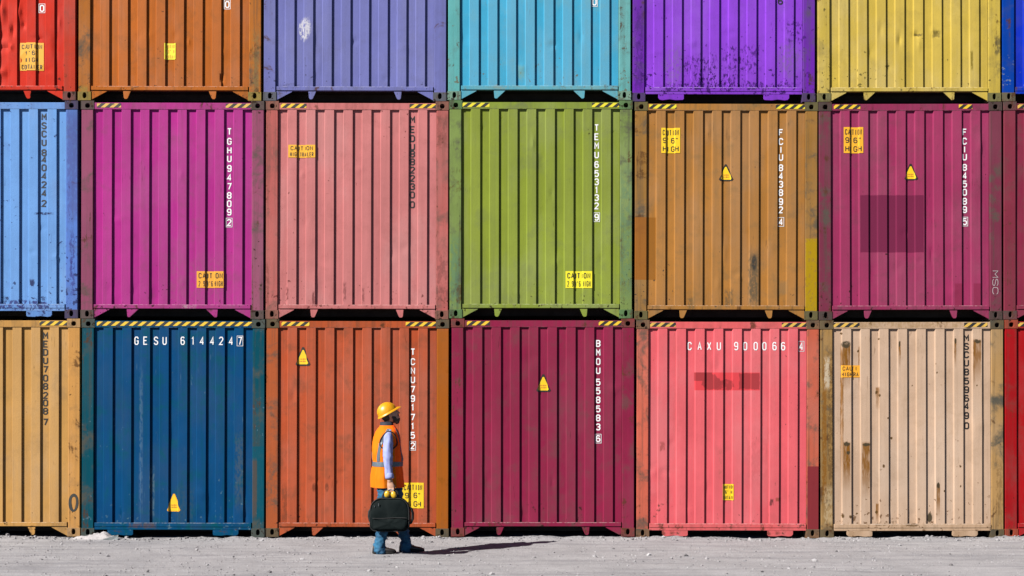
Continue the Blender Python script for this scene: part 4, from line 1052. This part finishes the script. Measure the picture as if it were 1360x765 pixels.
# shoes
M_SHOE = simple('black_leather', (.022, .018, .017), .5, .35, .2, 40); M_SOLE = simple('rubber_sole', (.014, .012, .011), .8, .2, .2, 40)
def shoe(A, ln, yaw, name):
    c, s_ = math.cos(yaw), math.sin(yaw); ux = Vector((c, s_, 0)); uy = Vector((-s_, c, 0)); hx = A - ux * .085; hx = Vector((hx.x, hx.y, 0))
    e = bpy.data.objects.new('shoe', None); COL.objects.link(e); e.parent = worker; e.empty_display_size = .05
    R = []
    for t, w_, top in ((0.0, .018, .060), (.03, .034, .090), (.12, .040, .105), (.30, .041, .108), (.42, .042, .094), (.55, .047, .076), (.70, .051, .064), (.85, .048, .056), (.95, .036, .046), (1.0, .016, .034)):
        r = []
        for i in range(20):
            a = 2 * math.pi * i / 20; ca, sa = math.cos(a), math.sin(a)
            zc = .018 + (top - .018) / 2
            r.append(hx + ux * (t * ln) + uy * (w_ * math.copysign(abs(ca) ** .8, ca)) + Vector((0, 0, zc + (top - .018) / 2 * math.copysign(abs(sa) ** .7, sa))))
        R.append(r)
    V, F = loft(R); mesh_obj('upper', V, F, M_SHOE, e, True)
    R = []
    for z, k in ((0, .96), (.004, 1), (.022, 1.0), (.026, .97)):
        r = []
        for i in range(36):
            a = 2 * math.pi * i / 36; ca, sa = math.cos(a), math.sin(a); xx = .5 + .5 * math.copysign(abs(ca) ** .8, ca)
            wv = .050 if ca > 0 else .041
            r.append(hx + ux * (ln * (.5 + (xx - .5) * 1.03 * k)) + uy * (wv * k * math.copysign(abs(sa) ** .75, sa)) + Vector((0, 0, z + (.006 * max(0, xx - .8) / .2))))
        R.append(r)
    V, F = loft(R); mesh_obj('sole', V, F, M_SOLE, e, True, 50)
    pts = [hx + ux * (ln * t) + Vector((0, 0, z)) for t, z in ((.42, .100), (.47, .091), (.52, .083), (.57, .077))]
    for k, p in enumerate(pts):
        V, F = tube([p - uy * .022, p + Vector((0, 0, .004)), p + uy * .022], [.003, .003, .003], 6); mesh_obj('lace', V, F, M_SOLE, e, True)
shoe(NA, .275, math.radians(2), 'n'); shoe(FA, .30, math.radians(-6), 'f')

# ------------------------------------------------------------------ bag in the hand
BO = PO + Vector((0, 0, 0))
bag = thing('laptop_bag', 'black soft laptop bag with a front pocket, carried in the worker\'s hand', 'bag', PO + Vector((.04, -.283, .290)))
s = NT('black_nylon'); f = s.noise(s.tc, 220, 2); g = s.noise(s.tc, 7, 4); s.bump(s.math('ADD', s.math('MULTIPLY', f, .5), g), .2, .005)
M_NYL = s.fin(s.mix(g, (.002, .006, .0065), (.005, .012, .0125)), .8, .08)
M_NYL2 = simple('black_webbing', (.005, .006, .0065), .7, .3, .2, 120)
M_METAL = simple('nickel', (.62, .62, .60), .25, .5, .05, 50, .02, 1.0)
def rrect(x0, x1, z0, z1, rt, rb, n=7, bow=0.0):
    P = []
    for cx, cz, r, a0 in ((x1 - rb, z0 + rb, rb, -90), (x1 - rt, z1 - rt, rt, 0), (x0 + rt, z1 - rt, rt, 90), (x0 + rb, z0 + rb, rb, 180)):
        for i in range(n): a = math.radians(a0 + 90 * i / (n - 1)); P.append(Vector((cx + r * math.cos(a), 0, cz + r * math.sin(a))))
    out = []                                        # more points along the straight runs
    for i in range(len(P)):
        a, b = P[i], P[(i + 1) % len(P)]; m = max(1, int((b - a).length / .035))
        for j in range(m): out.append(a.lerp(b, j / m))
    return out
def pillow(P, y0, y1, edge, name, mat, parent, bulge, sag=0.0):
    c = sum(P, Vector()) / len(P); R = []
    for k, y in ((.90, y0), (.965, y0 + edge * .25), (1.0, y0 + edge), (1.0, y1 - edge), (.965, y1 - edge * .25), (.90, y1)):
        R.append([Vector((c.x + (p.x - c.x) * k, y, c.z + (p.z - c.z) * k)) for p in P])
    for k, sgn, base in ((.72, 0, y0), (.45, 0, y0), (.18, 0, y0)):
        R.insert(0, [Vector((c.x + (p.x - c.x) * k, y0 - bulge * (1 - k * k), c.z + (p.z - c.z) * k)) for p in P])
    R.append([Vector((c.x + (p.x - c.x) * .4, y1 + bulge * .5, c.z + (p.z - c.z) * .4)) for p in P])
    V, F = loft(R); V2 = []
    for v in V:
        nn = noise.fractal(Vector((v.x * 7, v.y * 9, v.z * 7 + 3)), .8, 2, 3)
        V2.append(v + Vector((nn * .013, nn * .022, nn * .011)))
    return mesh_obj(name, V2, F, mat, parent, True)
Pb = rrect(-.220, .220, 0, .372, .115, .06)
Pb = [Vector((p.x * (1.02 - .05 * max(0, (p.z - .2) / .16)), 0, p.z - .010 * math.cos(p.x * 6.5) * (p.z < .1))) for p in Pb]
shell_o = pillow(Pb, -.055, .055, .03, 'bag_body', M_NYL, bag, .012)
Pp = rrect(-.190, .200, .015, .140, .03, .04)
pk = pillow(Pp, -.085, -.058, .014, 'front_pocket', M_NYL, bag, .006)
V, F = tube([Vector((x, -.084 + .004 * math.cos(x * 12), .146 + .004 * math.sin(x * 14))) for x in np.linspace(-.19, .20, 16)], [.005] * 16, 8); mesh_obj('zip', V, F, M_NYL2, bag, True)
for yy in (-.052, .052):                            # piping round both faces
    pts = [Vector((p.x * 1.004, yy, .18 + (p.z - .18) * 1.004)) for p in Pb]; pts.append(pts[0])
    V, F = tube(pts, [.0055] * len(pts), 8); mesh_obj('piping', V, F, M_NYL2, bag, True)
hz = .752 - .290
pts = [(-.085, 0, .345), (-.082, 0, .40), (-.06, 0, hz - .012), (-.03, 0, hz), (.012, 0, hz + .001), (.055, 0, hz), (.085, 0, hz - .012), (.102, 0, .40), (.105, 0, .345)]
V, F = tube(pts, [.010, .010, .012, .0135, .0135, .0135, .012, .010, .010], 12); mesh_obj('handle', V, F, M_NYL2, bag, True)
for x in (-.085, .105):
    me = box_mesh('handle_anchor', [(x - .022, x + .022, -.03, .03, .338, .366)], .006); link_obj('handle_anchor', me, M_NYL2, bag)
me = box_mesh('zip_pull', [(-.128, -.120, -.082, -.074, .285, .316)], .0025); link_obj('zip_pull', me, M_METAL, bag)
me = box_mesh('zip_pull', [(-.176, -.169, -.076, -.069, .272, .290)], .0022); link_obj('zip_pull', me, M_METAL, bag)
V, F = tube([(.215, 0, .27), (.252, -.004, .25), (.268, -.006, .20), (.266, -.004, .13), (.248, 0, .085), (.215, 0, .07)], [.013, .014, .016, .016, .014, .012], 10, .6); mesh_obj('side_strap', V, F, M_NYL2, bag, True)
V, F = tube([(-.218, 0, .25), (-.242, -.004, .22), (-.246, -.004, .16), (-.235, 0, .11), (-.216, 0, .08)], [.011, .012, .013, .012, .010], 10, .6); mesh_obj('side_strap', V, F, M_NYL2, bag, True)

# ------------------------------------------------------------------ yellow ear cups held with the handle
em = thing('ear_muffs', 'pair of rounded yellow cups held together with the black bag\'s handle', 'ear muffs', PO + Vector((.05, -.325, .705)))
M_CUP = simple('yellow_cup_plastic', (.86, .52, .015), .35, .45, .1, 40, .03); M_PAD = simple('grey_foam', (.33, .40, .45), .8, .2, .1, 60)
for sd in (-1, 1):
    r = []
    for t in np.linspace(-1.45, 1.45, 12):
        r.append(ring((sd * .038, -.004 + .026 * math.sin(t), .004 - sd * .004), Vector((math.cos(.25 * sd), 0, math.sin(.25 * sd))), Vector((-math.sin(.25 * sd), 0, math.cos(.25 * sd))), .033 * math.cos(t) ** .7, .042 * math.cos(t) ** .7, 20))
    V, F = loft(r); cup = mesh_obj('cup', V, F, M_CUP, em, True)
    V, F = loft([ring((sd * .038, y, .0), (1,0,0), (0,0,1), a, b, 18) for y, a, b in ((.016, .026, .034), (.020, .029, .037), (.030, .029, .037), (.034, .025, .033))])
    mesh_obj('pad', V, F, M_PAD, cup, True)
V, F = tube([(-.040, .006, .03), (-.030, .012, .052), (-.008, .014, .063), (.012, .014, .063), (.030, .012, .052), (.040, .006, .03)], [.004] * 6, 8); mesh_obj('headband', V, F, M_PAD, em, True)
